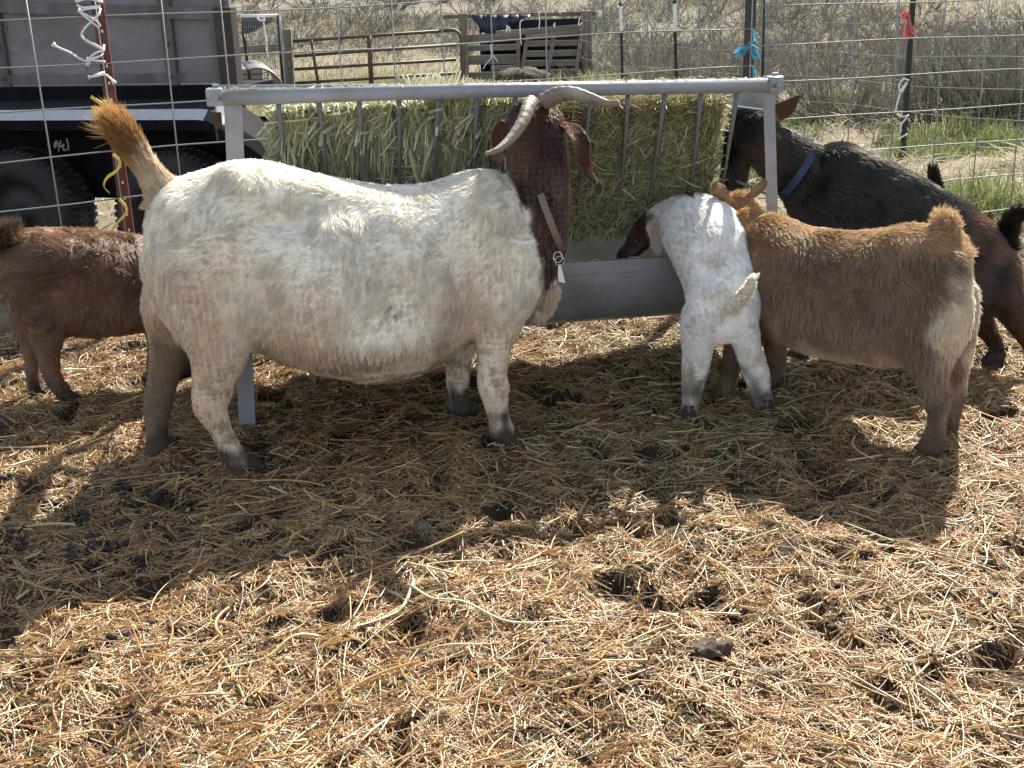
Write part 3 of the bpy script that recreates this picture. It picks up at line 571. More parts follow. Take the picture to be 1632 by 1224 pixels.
# grass
def blades(n, xr, yr, mask, h, rad, col, seed, lean=.35):
    g = np.random.default_rng(seed); x = g.uniform(*xr, n); y = g.uniform(*yr, n); keep = g.random(n) < mask(x, y); x, y = x[keep], y[keep]; n = len(x)
    z = tz(x, y); hh = g.uniform(*h, n)*(1+.5*N2(np.stack([x, y, z], 1), 1.5)).clip(.4, 1.8); d = g.normal(0, lean, (n, 2)); t = np.linspace(0, 1, 4)
    P_ = np.stack([x[:, None]+d[:, :1]*hh[:, None]*t**1.6, y[:, None]+d[:, 1:]*hh[:, None]*t**1.6, z[:, None]-.01+hh[:, None]*t*(1-.25*t*np.hypot(*d.T)[:, None])], -1)
    ci = g.choice(len(col), n); return P_, (g.uniform(.7, 1.3, n)*rad)[:, None]*np.array([[1, .9, .7, .15]]), np.array(col)[ci]*g.uniform(.65, 1.35, (n, 1))
P_, R_, C_ = blades(90000, (.6, 6.5), (5.1, 13), green_mask, (.05, .15), .003, [(.11, .165, .04), (.15, .20, .055), (.20, .22, .08), (.32, .28, .15)], 61)
P2, R2, C2 = blades(40000, (-7, 2), (9, 19), lambda x, y: .35+.6*green_mask(x, y), (.05, .16), .005, [(.16, .20, .06), (.24, .23, .10), (.36, .31, .17)], 62)
o = strands('grass', np.concatenate([P_, P2]), np.concatenate([R_, R2]), np.concatenate([C_, C2]), M_GRASS); tag(o, kind='stuff')
dm = lambda x, y: (1-.8*green_mask(x, y))*ss(.15, .6, y-fence_y(x))*(.35+.65*(N4(np.stack([x, y, 0*x], -1), .9) > 0))
P_, R_, C_ = blades(60000, (-6, 8), (4.8, 15), dm, (.03, .12), .003, [(.42, .36, .25), (.30, .25, .17), (.52, .48, .38)], 63, 1.1)
P2, R2, C2 = blades(50000, (-14, 14), (14, 34), lambda x, y: (.45+.4*(N4(np.stack([x, y, 0*x], -1), .4) > 0))*np.where(x < 2, ss(18.5, 20, y), 1), (.05, .20), .008, [(.32, .27, .17), (.25, .21, .14), (.20, .19, .12)], 64, .3)
o = strands('dry_grass', np.concatenate([P_, P2]), np.concatenate([R_, R2]), np.concatenate([C_, C2]), M_GRASS); tag(o, kind='stuff')
# juniper on the slope
jb = at(506, 42, 42); jb[2] = float(tz(jb[0], jb[1]))
jt = thing('juniper_tree', 'dark green juniper tree standing alone on the sagebrush slope', 'tree', jb); mb = MB()
mb.tube(cr([jb-[0, 0, .1], jb+[.05, 0, .9], jb+[-.05, .1, 2.0], jb+[.05, 0, 3.1]], 5), np.linspace(.16, .03, 16), 8)
for k in range(10):
    a = k*2.4; z = .5+k*.24; mb.tube([jb+[0, 0, z], jb+[math.cos(a)*.5, math.sin(a)*.5, z+.3], jb+[math.cos(a)*.8, math.sin(a)*.8, z+.6]], [.05, .03, .01], 6)
mb.obj('trunk', M_WOOD, jt, True)
n = 14000; g = np.random.default_rng(9); cl = g.normal(0, 1, (150, 3)); cl = nrm(cl)*g.random((150, 1))**.4*[.85, .85, 1.45]+[0, 0, 1.75]; k = g.integers(0, 150, n); c_ = cl[k]+g.normal(0, .14, (n, 3))
D = nrm(nrm(c_-[0, 0, 1.0])+g.normal(0, .4, (n, 3))+[0, 0, .3]); P_ = jb+c_[:, None]+D[:, None]*(np.linspace(0, 1, 3)[None]*g.uniform(.08, .2, (n, 1)))[..., None]
strands('crown', P_, np.array([[.016, .014, .005]]), lerp((.035, .05, .022), (.07, .085, .035), g.random((n, 1)))*g.uniform(.8, 1.2, (150, 1))[k], M_GRASS, jt)

# ---------------------------------------------------------------- goats
def ring_torso(pl, st, k=28, n=5):
    rows = []
    for s_ in st:
        ut, vt, ub, vb, hw = s_[:5]; off = s_[5] if len(s_) > 5 else 0; belly = s_[6] if len(s_) > 6 else .15
        a, b = pl.at(ut, vt, off), pl.at(ub, vb, off); rows.append(np.concatenate([(a+b)/2, (a-b)/2, [hw, belly]]))
    rows = cr(rows, n); R_ = []
    ang = np.arange(k)*2*math.pi/k
    # close the ends
    for i, r in enumerate(rows):
        c, B, hw, be = r[:3], r[3:6], r[6], r[7]; y = np.sin(ang); x = np.sign(np.cos(ang))*np.abs(np.cos(ang))**.86
        R_.append(c+B[None]*y[:, None]+pl.n[None]*(hw*x*(1-be*y))[:, None])
    return np.array(R_)
def ring_limb(pl, st, k=16, n=5):              # (u, v, fore-aft radius, sideways radius, offset)
    rows = []
    for s_ in st: 
        if len(s_) == 6: p = at(s_[0], s_[1], s_[5])
        else: p = pl.at(s_[0], s_[1], s_[4])
        rows.append(np.concatenate([p, [s_[2], s_[3]]]))
    return limb_rows(np.array(rows), pl.n, k, n)
def limb_rows(rows, lat, k=16, n=5):
    rows = cr(rows, n); P = rows[:, :3]; T = np.zeros_like(P); T[1:-1] = P[2:]-P[:-2]; T[0] = P[1]-P[0]; T[-1] = P[-1]-P[-2]; T = nrm(T)
    ang = np.arange(k)*2*math.pi/k; R_ = []
    for p, t, ra, rl in zip(P, T, rows[:, 3], rows[:, 4]):
        l = nrm(lat-t*(lat@t)); f = np.cross(t, l); R_.append(p+f[None]*(ra*np.cos(ang))[:, None]+l[None]*(rl*np.sin(ang))[:, None])
    return np.array(R_)
def fused(name, pieces, parent, mt, vox=.0075, smooth=9, lumps=.0):
    mb = MB()
    for R_ in pieces: mb.rings(R_)
    me = mb.mesh(name+'_src', True, origin(parent)); o = bpy.data.objects.new(name+'_src', me); COL.objects.link(o)
    m = o.modifiers.new('r', 'REMESH'); m.mode = 'VOXEL'; m.voxel_size = vox; m.use_smooth_shade = True
    m = o.modifiers.new('s', 'SMOOTH'); m.factor = .5; m.iterations = smooth
    dg = bpy.context.evaluated_depsgraph_get(); dg.update(); m2 = bpy.data.meshes.new_from_object(o.evaluated_get(dg)); m2.name = name
    bpy.data.objects.remove(o); bpy.data.meshes.remove(me)
    b = bpy.data.objects.new(name, m2); COL.objects.link(b); b.parent = parent; m2.materials.clear(); m2.materials.append(mt)
    V = np.empty(len(m2.vertices)*3); m2.vertices.foreach_get('co', V); V = V.reshape(-1, 3)
    N_ = np.empty(len(V)*3); m2.vertices.foreach_get('normal', N_); N_ = N_.reshape(-1, 3)
    if lumps: V = V+N_*((N1(V, 3.2)*.6+N2(V, 7)*.4)*lumps)[:, None]; m2.vertices.foreach_set('co', V.ravel()); m2.update()
    m2.polygons.foreach_set('use_smooth', [True]*len(m2.polygons))
    return b, V+origin(parent)
def mesh_data(o, parent):
    me = o.data; me.calc_loop_triangles(); V = np.empty(len(me.vertices)*3); me.vertices.foreach_get('co', V); V = V.reshape(-1, 3)+origin(parent)
    T = np.empty(len(me.loop_triangles)*3, dtype=np.int32); me.loop_triangles.foreach_get('vertices', T); T = T.reshape(-1, 3)
    N_ = np.empty(len(V)*3); me.vertices.foreach_get('normal', N_); return V, T, N_.reshape(-1, 3)
NVa = [Noise(20+i) for i in range(6)]
def coat(o, n, flow, length, color, seed, parent, name='coat', lift=.22, rad=.00048, grav=.5, clump=.55, cell=.016, swirl=.45, dens=None, K=5, mt=None, lv=.35):
    g = np.random.default_rng(seed); V, T, N_ = mesh_data(o, parent); a, b, c = V[T[:, 0]], V[T[:, 1]], V[T[:, 2]]
    ar = np.linalg.norm(np.cross(b-a, c-a), axis=1); cen = (a+b+c)/3
    if dens is not None: ar = ar*dens(cen)
    ti = g.choice(len(T), n, p=ar/ar.sum()); r1 = np.sqrt(g.random(n))[:, None]; r2 = g.random(n)[:, None]
    wts = np.concatenate([1-r1, r1*(1-r2), r1*r2], 1); tri = T[ti]
    P0 = (V[tri]*wts[..., None]).sum(1); Nn = nrm((N_[tri]*wts[..., None]).sum(1))
    sw = swirl(P0)[:, None] if callable(swirl) else swirl
    t = flow(P0)+sw*np.stack([NVa[0](P0, 5)+.7*NVa[3](P0, 13), NVa[1](P0, 5)+.7*NVa[4](P0, 13), NVa[2](P0, 5)+.7*NVa[5](P0, 13)], 1)+g.normal(0, .13, (n, 3))
    t = nrm(t-Nn*(t*Nn).sum(1, keepdims=True)); L_ = length(P0)*g.uniform(.65, 1.2, n)
    lf = lift*np.clip(1+lv*NVa[2](P0, 9), .55, 2.2)+np.abs(g.normal(0, .10, n)); d = nrm(t+Nn*lf[:, None]); pts = [P0-Nn*.002]; seg = L_/(K-1)
    for i in range(1, K):
        pts.append(pts[-1]+d*seg[:, None]); d = d+np.array([0, 0, -grav])*(L_/.03/(K))[:, None]; dn = (d*Nn).sum(1, keepdims=True); lo_ = lf[:, None]*(.55-.11*i); d = nrm(d+Nn*np.maximum(0, lo_-dn))
    P_ = np.stack(pts, 1)
    key = np.floor(P0/cell+g.normal(0, .12, (n, 3))).astype(np.int64); key = key[:, 0]*73856093 ^ key[:, 1]*19349663 ^ key[:, 2]*83492791
    _, inv = np.unique(key, return_inverse=True); m = inv.max()+1; cnt = np.bincount(inv, minlength=m)
    for i in range(1, K):
        f_ = clump*(i/(K-1))**1.3; mean = np.stack([np.bincount(inv, P_[:, i, j], m)/cnt for j in range(3)], 1)[inv]; mean = mean+Nn*np.maximum(0, ((P_[:, i]-mean)*Nn).sum(1, keepdims=True)); ok = np.linalg.norm(mean-P_[:, i], axis=1, keepdims=True) < cell*1.6
        P_[:, i] = np.where(ok, lerp(P_[:, i], mean, f_), P_[:, i])
    cv_ = g.uniform(.86, 1.12, m)[inv]*g.uniform(.85, 1.15, n)
    C_ = color(P0, g.random(n))*cv_[:, None]
    P_[..., 2] = np.maximum(P_[..., 2], .004)
    return strands(name, P_, rad*np.array([[1, 1, .9, .7, .25]])[:, :K]*g.uniform(.7, 1.3, (n, 1)), C_, mt or M_FUR, o, off=origin(parent))
M_SKIN = mat('goat_skin', attr=True, rough=.9, spec=.1, bump=(180, .002))
M_HOOF = mat('hoof', (.034, .027, .02), .8, bump=(90, .003)); M_HORN = mat('horn', (.24, .20, .155), .5, noise=[((.16, .12, .09), 30, .45, .7), ((.40, .36, .30), 8, .5, .7)], bump=(120, .0015))
M_EYE = mat('eye', (.03, .018, .008), .1)
def mud(p, C, base=.10, top=.30, col=(.105, .082, .058), amt=.9):
    z = p[:, 2]+.035*N3(p, 9)+.02*N4(p, 22); return lerp(C, col, (amt*(1-ss(base, top, z)))[:, None])
def goat(label, org, group='goats around the hay feeder', name='goat'): return thing(name, label, 'goat', org, group)
def hooves(feet, parent, dirs, sc=1.0):
    for (p, d) in zip(feet, dirs):
        d = nrm(np.array([d[0], d[1], 0.])); l = np.array([-d[1], d[0], 0]); mb = MB()
        for sg in (-1, 1):
            c = np.array([p[0], p[1], 0])+l*sg*.0125*sc
            R_ = [[c+l*.0125*sc*x*w_+d*(y*.026*w_+sh)*sc+np.array([0, 0, z*sc]) for x, y in [(-1, -.9), (-.4, -1), (.4, -1), (1, -.9), (1, .3), (.7, .9), (.1, 1.25), (-.6, .9), (-1, .3)]] for z, w_, sh in ((-.004, 1.1, .008), (.012, 1.05, .004), (.032, .9, -.004), (.042, .7, -.008))]
            mb.rings(np.array(R_))
            q = np.array([p[0], p[1], 0])+l*sg*.011*sc-d*.024*sc; mb.tube([q+np.array([0, 0, .058*sc]), q-d*.006*sc+np.array([0, 0, .044*sc])], [.007*sc, .003*sc], 7)
        mb.obj('hoof', M_HOOF, parent, auto=35)
def horn(name, pts, rad, parent, flat=.75):
    P = cr([list(p)+[r] for p, r in zip(pts, rad)], 8); mb = MB(); r = P[:, 3]*(1+.085*np.sin(np.arange(len(P))*1.9)*np.linspace(1, 0, len(P)))
    mb.tube(P[:, :3], r, 14, flat=flat, ref=(0, 1, 0)); return mb.obj('horn', M_HORN, parent, True)
def ear_mesh(pts, wid, side, parent, col_fn, n=14000, seed=1, L=.010, flow=None, thick=.0035, cup=.3):
    P = cr([list(p)+[w_] for p, w_ in zip(pts, wid)], 6); T = np.gradient(P[:, :3], axis=0); T = nrm(T); side = np.array(side, float); R_ = []
    k = 18; a = np.arange(k)*2*math.pi/k
    for p, t, w_ in zip(P[:, :3], T, P[:, 3]):
        s_ = nrm(side-t*(side@t)); nn = np.cross(t, s_); x = np.cos(a); R_.append(p+s_*(w_*x)[:, None]+nn*(thick*np.sin(a)+cup*w_*(x*x-.5))[:, None])
    mb = MB(); mb.rings(np.array(R_)); e = mb.obj('ear', M_SKIN, parent, True); V = mesh_data(e, parent)[0]; set_col(e.data, col_fn(V, .5)*.8)
    f_ = flow if flow is not None else nrm(P[-1, :3]-P[0, :3]); 
    coat(e, n, lambda p: np.tile(f_, (len(p), 1)), lambda p: np.full(len(p), L), col_fn, seed, parent, 'ear_fur', lift=.15, rad=.00035, grav=.1, clump=.3, swirl=.15)
    return e
def tail_obj(pts, rad, parent, col_fn, n, L, seed, spread=.35, lift=.3, grav=.1, droop=None):
    P = cr([list(p)+[r] for p, r in zip(pts, rad)], 6); mb = MB(); mb.tube(P[:, :3], P[:, 3], 12); t = mb.obj('tail', M_SKIN, parent, True)
    V = mesh_data(t, parent)[0]; set_col(t.data, col_fn(V, .5)*.9); Tn = nrm(np.gradient(P[:, :3], axis=0))
    def fl(p):
        i = np.argmin(((p[:, None]-P[None, :, :3])**2).sum(-1), 1); f_ = Tn[i]
        return f_ if droop is None else f_+np.array(droop)*(i/len(P))[:, None]
    coat(t, n, fl, L, col_fn, seed, parent, 'tail_hair', lift=lift, rad=.0005, grav=grav, clump=.6, cell=.012, swirl=spread); return t

# --- the big white doe with the brown head
W = Plane((-.79, 2.90), (-.086, 3.08)); wg = goat('big white goat with brown head and long horns, side on at the feeder', (-.43, 2.99, 0))
nk = [(838, 450, .070, .07, 0), (842, 400, .098, .085, 0), (850, 350, .092, .083, 0), (858, 300, .082, .080, 0), (856, 255, .080, .080, .0), (853, 215, .080, .080, .02), (856, 185, .062, .070, .03), (856, 162, .03, .04, .03)]
hd = np.array([list(at(856, 190, 3.13))+[.060, .072], list(at(848, 205, 3.20))+[.062, .064], list(at(838, 232, 3.27))+[.048, .046], list(at(832, 262, 3.33))+[.036, .034], list(at(830, 280, 3.36))+[.022, .022]])
pcs = [ring_torso(W, [(236, 345, 238, 430, .03), (246, 312, 242, 470, .085), (268, 292, 268, 500, .125), (305, 277, 305, 535, .155), (350, 264, 352, 552, .170, 0, .05), (400, 257, 405, 553, .175, 0, .12), (450, 264, 452, 572, .19, 0, .22), (510, 276, 512, 590, .215, 0, .30), (570, 290, 572, 601, .225, 0, .32), (630, 297, 632, 596, .215, 0, .28), (685, 291, 688, 575, .19, 0, .2), (735, 277, 738, 545, .160, 0, .15), (770, 270, 778, 522, .142, 0, .08), (800, 276, 815, 505, .125, 0, .05), (826, 305, 846, 484, .10, 0, 0), (850, 372, 862, 470, .05)]),
    ring_limb(W, nk, 20), limb_rows(hd, np.array([1., 0, 0]), 18),
    ring_limb(W, [(310, 355, .10, .06, -.06), (318, 420, .135, .085, -.075), (338, 490, .115, .085, -.09), (350, 545, .080, .065, -.1), (347, 590, .058, .046, -.1), (336, 636, .047, .040, -.1), (336, 652, .042, .037, -.1), (350, 682, .030, .028, -.1), (364, 710, .0275, .027, -.1), (377, 735, .035, .033, -.1), (388, 750, .033, .032, -.1)]),
    ring_limb(W, [(296, 400, .07, .05, .06), (284, 490, .085, .07, .08), (275, 545, .062, .055, .1), (262, 600, .043, .038, .1), (252, 642, .039, .035, .1), (249, 685, .029, .029, .1), (252, 712, .034, .033, .1), (258, 728, .034, .034, .1)]),
    ring_limb(W, [(800, 380, .095, .055, -.10), (802, 450, .098, .065, -.11), (796, 505, .068, .055, -.125), (786, 550, .046, .043, -.135), (783, 590, .036, .035, -.138), (784, 615, .038, .037, -.138), (788, 638, .030, .030, -.138), (794, 664, .0245, .025, -.138), (800, 688, .031, .031, -.138), (806, 706, .029, .029, -.138)]),
    ring_limb(W, [(770, 430, .09, .06, .08), (750, 500, .065, .055, .11), (733, 550, .044, .042, .135), (729, 588, .035, .035, .138), (729, 606, .036, .035, .138), (731, 626, .027, .027, .138), (732, 645, .030, .03, .138), (736, 660, .029, .029, .138)]),
    ring_limb(W, [(850, 440, .05, .05, 0), (866, 462, .045, .045, 0), (866, 485, .028, .03, 0), (850, 505, .02, .03, 0)])]
wb_, Vw = fused('body', pcs, wg, M_SKIN, .0078, 7, .003)
def carve(o, V, parent, pl, spots, near):          # bones and hollows: (u, v, height, half width along, half width up)
    N_ = mesh_data(o, parent)[2]; nr = ss(.0, .06, near*((V-pl.p)@pl.n)); r = (V-pl.p)@pl.d; dsp = np.zeros(len(V))
    for (u, v, a, wr, wz) in spots:
        c = pl.at(u, v, near*.14); rc = (c-pl.p)@pl.d; dsp += a*np.exp(-((r-rc)/wr)**2-((V[:, 2]-c[2])/wz)**2)
    V = V+N_*(dsp*nr)[:, None]; o.data.vertices.foreach_set('co', (V-origin(parent)).ravel()); o.data.update(); return V
Vw = carve(wb_, Vw, wg, W, [(450, 350, -.040, .075, .045), (378, 292, .024, .035, .03), (430, 500, -.034, .035, .09), (735, 430, -.032, .035, .09), (790, 350, .018, .05, .06), (280, 345, .020, .04, .05), (560, 330, -.010, .10, .03), (520, 420, .006, .02, .12), (590, 430, -.006, .02, .12), (640, 400, .006, .02, .12), (575, 540, .020, .12, .05), (330, 430, .010, .07, .08), (640, 560, -.008, .1, .02)], -1)
bA, bB = W.at(822, 262), W.at(862, 448)
def wbrown(p):                                  # how far a point is past the white/brown line on the shoulder
    r = (p-W.p)@W.d; z = p[:, 2]; r0 = np.interp(z, [bB[2]-.03, bB[2]+.1, bA[2]-.04, bA[2], bA[2]+.05], [(bB-W.p)@W.d-.002, (bB-W.p)@W.d-.040, (bA-W.p)@W.d-.016, (bA-W.p)@W.d-.045, (bA-W.p)@W.d-.30])
    ch = ss(bB[2]-.025, bB[2]+.005, z+.01*N2(p, 9)); return ss(-.012, .012, r-r0+.008*N3(p, 12))*ch
st_c = W.at(632, 488, -.2)
def wcol(p, q):
    p = np.atleast_2d(p); q = np.broadcast_to(q, (len(p),)); r = (p-W.p)@W.d; z = p[:, 2]
    C_ = lerp((.90, .865, .775), (.86, .815, .72), ss(-.5, 1.1, N1(p, 2.2)+.5*N4(p, 6))[:, None])
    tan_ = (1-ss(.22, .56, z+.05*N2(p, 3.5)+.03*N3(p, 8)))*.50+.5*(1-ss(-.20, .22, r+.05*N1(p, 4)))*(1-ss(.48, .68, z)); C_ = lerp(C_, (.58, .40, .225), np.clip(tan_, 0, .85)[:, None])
    C_ = lerp(C_, (.33, .24, .16), (.55*(1-ss(.0, .09, np.hypot(r-.61, (z-.30)*.7)+.01*N3(p, 11))))[:, None])
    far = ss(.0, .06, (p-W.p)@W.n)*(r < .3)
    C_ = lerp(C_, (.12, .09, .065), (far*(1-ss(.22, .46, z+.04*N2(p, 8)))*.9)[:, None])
    C_ = lerp(C_, (.22, .16, .11), (.7*ss(.0, 1.1, .6*N2(p, 7)+.6*N4(p, 20)+.5*N3(p, 45))*(1-ss(.20, .38, z)))[:, None])
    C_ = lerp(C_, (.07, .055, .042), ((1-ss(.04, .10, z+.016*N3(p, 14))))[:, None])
    sp = ss(.25, .8, N3(p, 30)+.6*N4(p, 60))*(1-ss(.01, .028, np.linalg.norm((p-st_c)*[1, .3, 1], axis=1))); C_ = lerp(C_, (.16, .11, .07), (sp*.9)[:, None])
    br = lerp((.095, .034, .019), (.036, .015, .011), ss(-.6, 1.0, N1(p, 6))[:, None]); br = lerp(br, (.21, .075, .035), (ss(.5, .9, q)*.5)[:, None])
    dk = ss(.81, .86, z); br = lerp(br, (.018, .010, .009), (dk*.6)[:, None])
    return lerp(C_, br, wbrown(p)[:, None])
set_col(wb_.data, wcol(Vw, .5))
def wflow(p):
    r = (p-W.p)@W.d; z = p[:, 2]; leg = 1-ss(.25, .38, z); nk_ = wbrown(p); d = -W.d[None]*(.75-.5*nk_)[:, None]+np.array([0, 0, -1.])*(.55+.6*(1-ss(.35, .62, z)))[:, None]
    d = d+np.array([0, 0, -1.4])*leg[:, None]; return d+W.d[None]*(.5*(1-ss(.05, .3, r))*(1-ss(.3, .6, z)))[:, None]
def wlen(p):
    z = p[:, 2]; r = (p-W.p)@W.d; L_ = .026*.85+.010*ss(-.4, 1, N1(p, 4)); L_ = L_*(.42+.58*ss(.24, .42, z)); L_ = lerp(L_, .040, ss(.5, .62, r*0+1-np.abs(z-.31)/.10)*(r > .15)*(r < .55)*.5)
    L_ = lerp(L_, .018, wbrown(p)); L_ = lerp(L_, .034, 1-ss(.02, .05, np.linalg.norm(p-at(866, 158, 3.11), axis=1))); return lerp(L_, .048, (1-ss(.02, .07, np.linalg.norm(p-W.at(862, 475), axis=1))))
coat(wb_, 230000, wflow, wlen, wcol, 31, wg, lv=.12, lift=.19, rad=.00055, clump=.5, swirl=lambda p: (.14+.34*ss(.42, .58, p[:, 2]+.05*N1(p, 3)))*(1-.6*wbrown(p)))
ft = [W.at(392, 752, -.1)+W.d*.012, W.at(260, 730, .1)+W.d*.012, W.at(808, 708, -.138)+W.d*.01, W.at(736, 662, .138)+W.d*.01]; hooves(ft, wg, [W.d]*4, .92)
horn('horn', [at(866, 163, 3.12), at(888, 152, 3.10), at(915, 149, 3.06), at(945, 157, 3.02), (at(968, 165, 2.99)), at(986, 164, 2.97)], [.021, .0215, .017, .0125, .0095, .0075], wg)
horn('horn', [at(849, 160, 3.10), at(842, 172, 3.06), at(832, 196, 3.01), at(813, 222, 2.96), at(793, 239, 2.92), at(773, 246, 2.90)], [.016, .018, .0155, .012, .0085, .005], wg)
def brw(p, q): p = np.atleast_2d(p); return lerp((.085, .030, .018), (.20, .105, .06), ss(-.3, 1.3, N3(p, 11))[:, None])
ear_mesh([at(895, 198, 3.12), at(912, 206, 3.10), at(924, 225, 3.08), at(927, 250, 3.07), at(936, 272, 3.06), at(948, 290, 3.06)], [.016, .024, .024, .021, .014, .004], (.9, .4, 0), wg, brw, 9000, 5)
ear_mesh([at(808, 192, 3.14), at(797, 210, 3.13), at(795, 240, 3.12), at(797, 262, 3.12)], [.014, .022, .018, .006], (.7, -.6, 0), wg, brw, 6000, 6)
for u, s_ in ((803, -1), (872, 1)):
    mb = MB(); c = at(u+14*(s_ < 0), 212, 3.215); R_ = [[c+.011*np.array([math.sin(t)*math.cos(a), math.sin(t)*math.sin(a), math.cos(t)]) for a in np.linspace(0, 6.283, 12, False)] for t in np.linspace(.15, 3.0, 8)]; mb.rings(np.array(R_)); mb.obj('eye', M_EYE, wg, True)
def tcol(p, q):
    p = np.atleast_2d(p); q = np.broadcast_to(q, (len(p),)); a, b = W.at(262, 300), W.at(188, 205); t = ((p-a)@(b-a))/((b-a)@(b-a)); C_ = lerp((.70, .60, .45), (.50, .27, .085), ss(.15, .55, t+.1*N3(p, 15))[:, None])
    C_ = lerp(C_, (.09, .042, .018), (.75*(1-ss(.0, .30, np.abs(t-.60)))*ss(.2, .6, q))[:, None]); return lerp(C_, (.68, .46, .20), (ss(.75, 1, t)*.6*ss(.3, .7, q))[:, None])
tail_obj([W.at(270, 318), W.at(247, 285), W.at(226, 254), W.at(208, 228), W.at(196, 210)], [.046, .028, .024, .018, .006], wg, tcol, 13000, lambda p: .028+.060*ss(.03, .17, np.linalg.norm(p-W.at(262, 300), axis=1)), 33, .34, .28, -.16, droop=(-.35, 0, .1))
# collar, ring and tag
cc, ca, cb_ = at(884, 338, 3.10), at(905, 396, 3.08)-at(862, 284, 3.08), np.array([.02, 1., .05]); mb = MB(); R_ = []; ca = ca/2; nn = nrm(np.cross(ca, cb_))
cc = at(876, 340, 3.11); 
for a in np.linspace(0, 2*math.pi, 48):
    o_ = cc+ca*math.cos(a)*1.05+cb_*math.sin(a)*.088; od = nrm(o_-cc); R_.append([o_+nn*.0085-od*.002, o_+nn*.0085+od*.002, o_-nn*.0085+od*.002, o_-nn*.0085-od*.002])
mb.rings(np.array(R_), cap=False); col_ = mb.obj('collar', mat('tan_leather', (.19, .145, .105), .55, noise=[((.20, .15, .11), 30, .5, .7)]), wg)
mb = MB(); c = at(889, 410, 3.02); mb.tube([c+.011*np.array([math.cos(a), .3*math.sin(a), math.sin(a)*1.2]) for a in np.linspace(0, 6.283, 20)], .0016, 6); c = at(892, 416, 3.0); mb.tube([c+.012*np.array([math.cos(a), .2*math.cos(a), math.sin(a)]) for a in np.linspace(0, 6.283, 24)], .0011, 6); mb.obj('ring', mat('steel_ring', (.6, .6, .6), .25, 1), col_, True, off=origin(wg))
mb = MB(); a_, b_ = at(892, 422, 2.998), at(896, 452, 2.995); mb.rings(np.array([[a_+[-.003, 0, 0], a_+[.003, .0, 0], a_+[.003, .003, 0], a_+[-.003, .003, 0]], [lerp(a_, b_, .4)+[-.007, 0, 0], lerp(a_, b_, .4)+[.005, .006, 0], lerp(a_, b_, .4)+[.005, .009, 0], lerp(a_, b_, .4)+[-.007, .003, 0]], [b_+[-.009, 0, .006], b_+[.008, .01, -.002], b_+[.008, .013, -.002], b_+[-.009, .003, .006]]])); mb.obj('tag', M_WHITE, col_, off=origin(wg))

# --- the small brown goat on the left
B_p = Plane((-1.33, 3.405), (-.98, 3.62)); bgt = goat('small dark brown goat at the far left, behind the white goat', (-1.15, 3.5, 0))
pcs = [ring_torso(B_p, [(4, 405, 8, 425, .02), (12, 388, 16, 455, .06), (30, 374, 36, 490, .09), (62, 366, 64, 520, .115), (110, 367, 110, 531, .13), (170, 372, 170, 533, .14), (225, 377, 225, 526, .13), (270, 373, 268, 508, .11), (300, 376, 300, 480, .08)]),
    ring_limb(B_p, [(290, 420, .08, .06, 0), (315, 395, .065, .055, 0), (340, 385, .05, .05, 0), (350, 385, .045, .045, 0)]), ring_limb(B_p, [(345, 380, .045, .05, 0), (362, 400, .042, .042, 0), (378, 425, .025, .028, 0)]),
    ring_limb(B_p, [(45, 420, .09, .05, -.05), (66, 480, .085, .06, -.06), (74, 530, .052, .045, -.07), (76, 560, .034, .030, -.073), (84, 598, .023, .023, -.073), (103, 628, .022, .022, -.073), (120, 650, .021, .022, -.073)]),
    ring_limb(B_p, [(40, 470, .06, .05, .05), (46, 530, .036, .035, .075), (50, 568, .024, .025, .085), (54, 605, .021, .021, .085), (62, 632, .021, .022, .085)]),
    ring_limb(B_p, [(245, 470, .06, .05, -.05), (252, 540, .034, .034, -.065), (246, 580, .024, .025, -.065), (242, 614, .022, .022, -.065)]), ring_limb(B_p, [(290, 470, .05, .05, .05), (298, 540, .03, .03, .065), (300, 600, .022, .022, .065)])]
bb, Vb = fused('body', pcs, bgt, M_SKIN, .0075, 7, .003)
def bcol(p, q): 
    p = np.atleast_2d(p); q = np.broadcast_to(q, (len(p),)); C_ = lerp((.23, .112, .068), (.29, .15, .09), ss(-.6, 1, N1(p, 4))[:, None]); C_ = lerp(C_, (.05, .028, .02), ((1-ss(.1, .3, q))*.6)[:, None]); C_ = lerp(C_, (.32, .18, .10), (ss(.43, .53, p[:, 2]+.02*N2(p, 8))*.75)[:, None])
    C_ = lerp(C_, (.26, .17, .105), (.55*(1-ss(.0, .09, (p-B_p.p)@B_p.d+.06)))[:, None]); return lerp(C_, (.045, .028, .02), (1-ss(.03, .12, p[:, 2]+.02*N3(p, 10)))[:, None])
set_col(bb.data, bcol(Vb, .5)*.8)
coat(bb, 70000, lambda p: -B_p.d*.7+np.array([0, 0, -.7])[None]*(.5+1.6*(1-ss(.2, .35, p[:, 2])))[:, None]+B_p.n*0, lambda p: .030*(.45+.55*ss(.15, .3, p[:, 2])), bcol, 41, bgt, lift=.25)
hooves([B_p.at(124, 652, -.073), B_p.at(67, 638, .085), B_p.at(243, 616, -.065), B_p.at(300, 604, .065)], bgt, [B_p.d]*4, .85)
tail_obj([B_p.at(16, 392), B_p.at(14, 378), B_p.at(17, 368)], [.026, .020, .010], bgt, lambda p, q: lerp((.05, .03, .022), (.16, .09, .05), np.broadcast_to(q, (len(np.atleast_2d(p)),))[:, None]), 5000, lambda p: np.full(len(p), .050), 42, .3, .4, -.05, droop=(-.6, 0, -.2))
ear_mesh([B_p.at(348, 376, -.04), B_p.at(352, 382, -.07), B_p.at(352, 392, -.09)], [.01, .016, .004], (.7, .3, .5), bgt, bcol, 1500, 43)
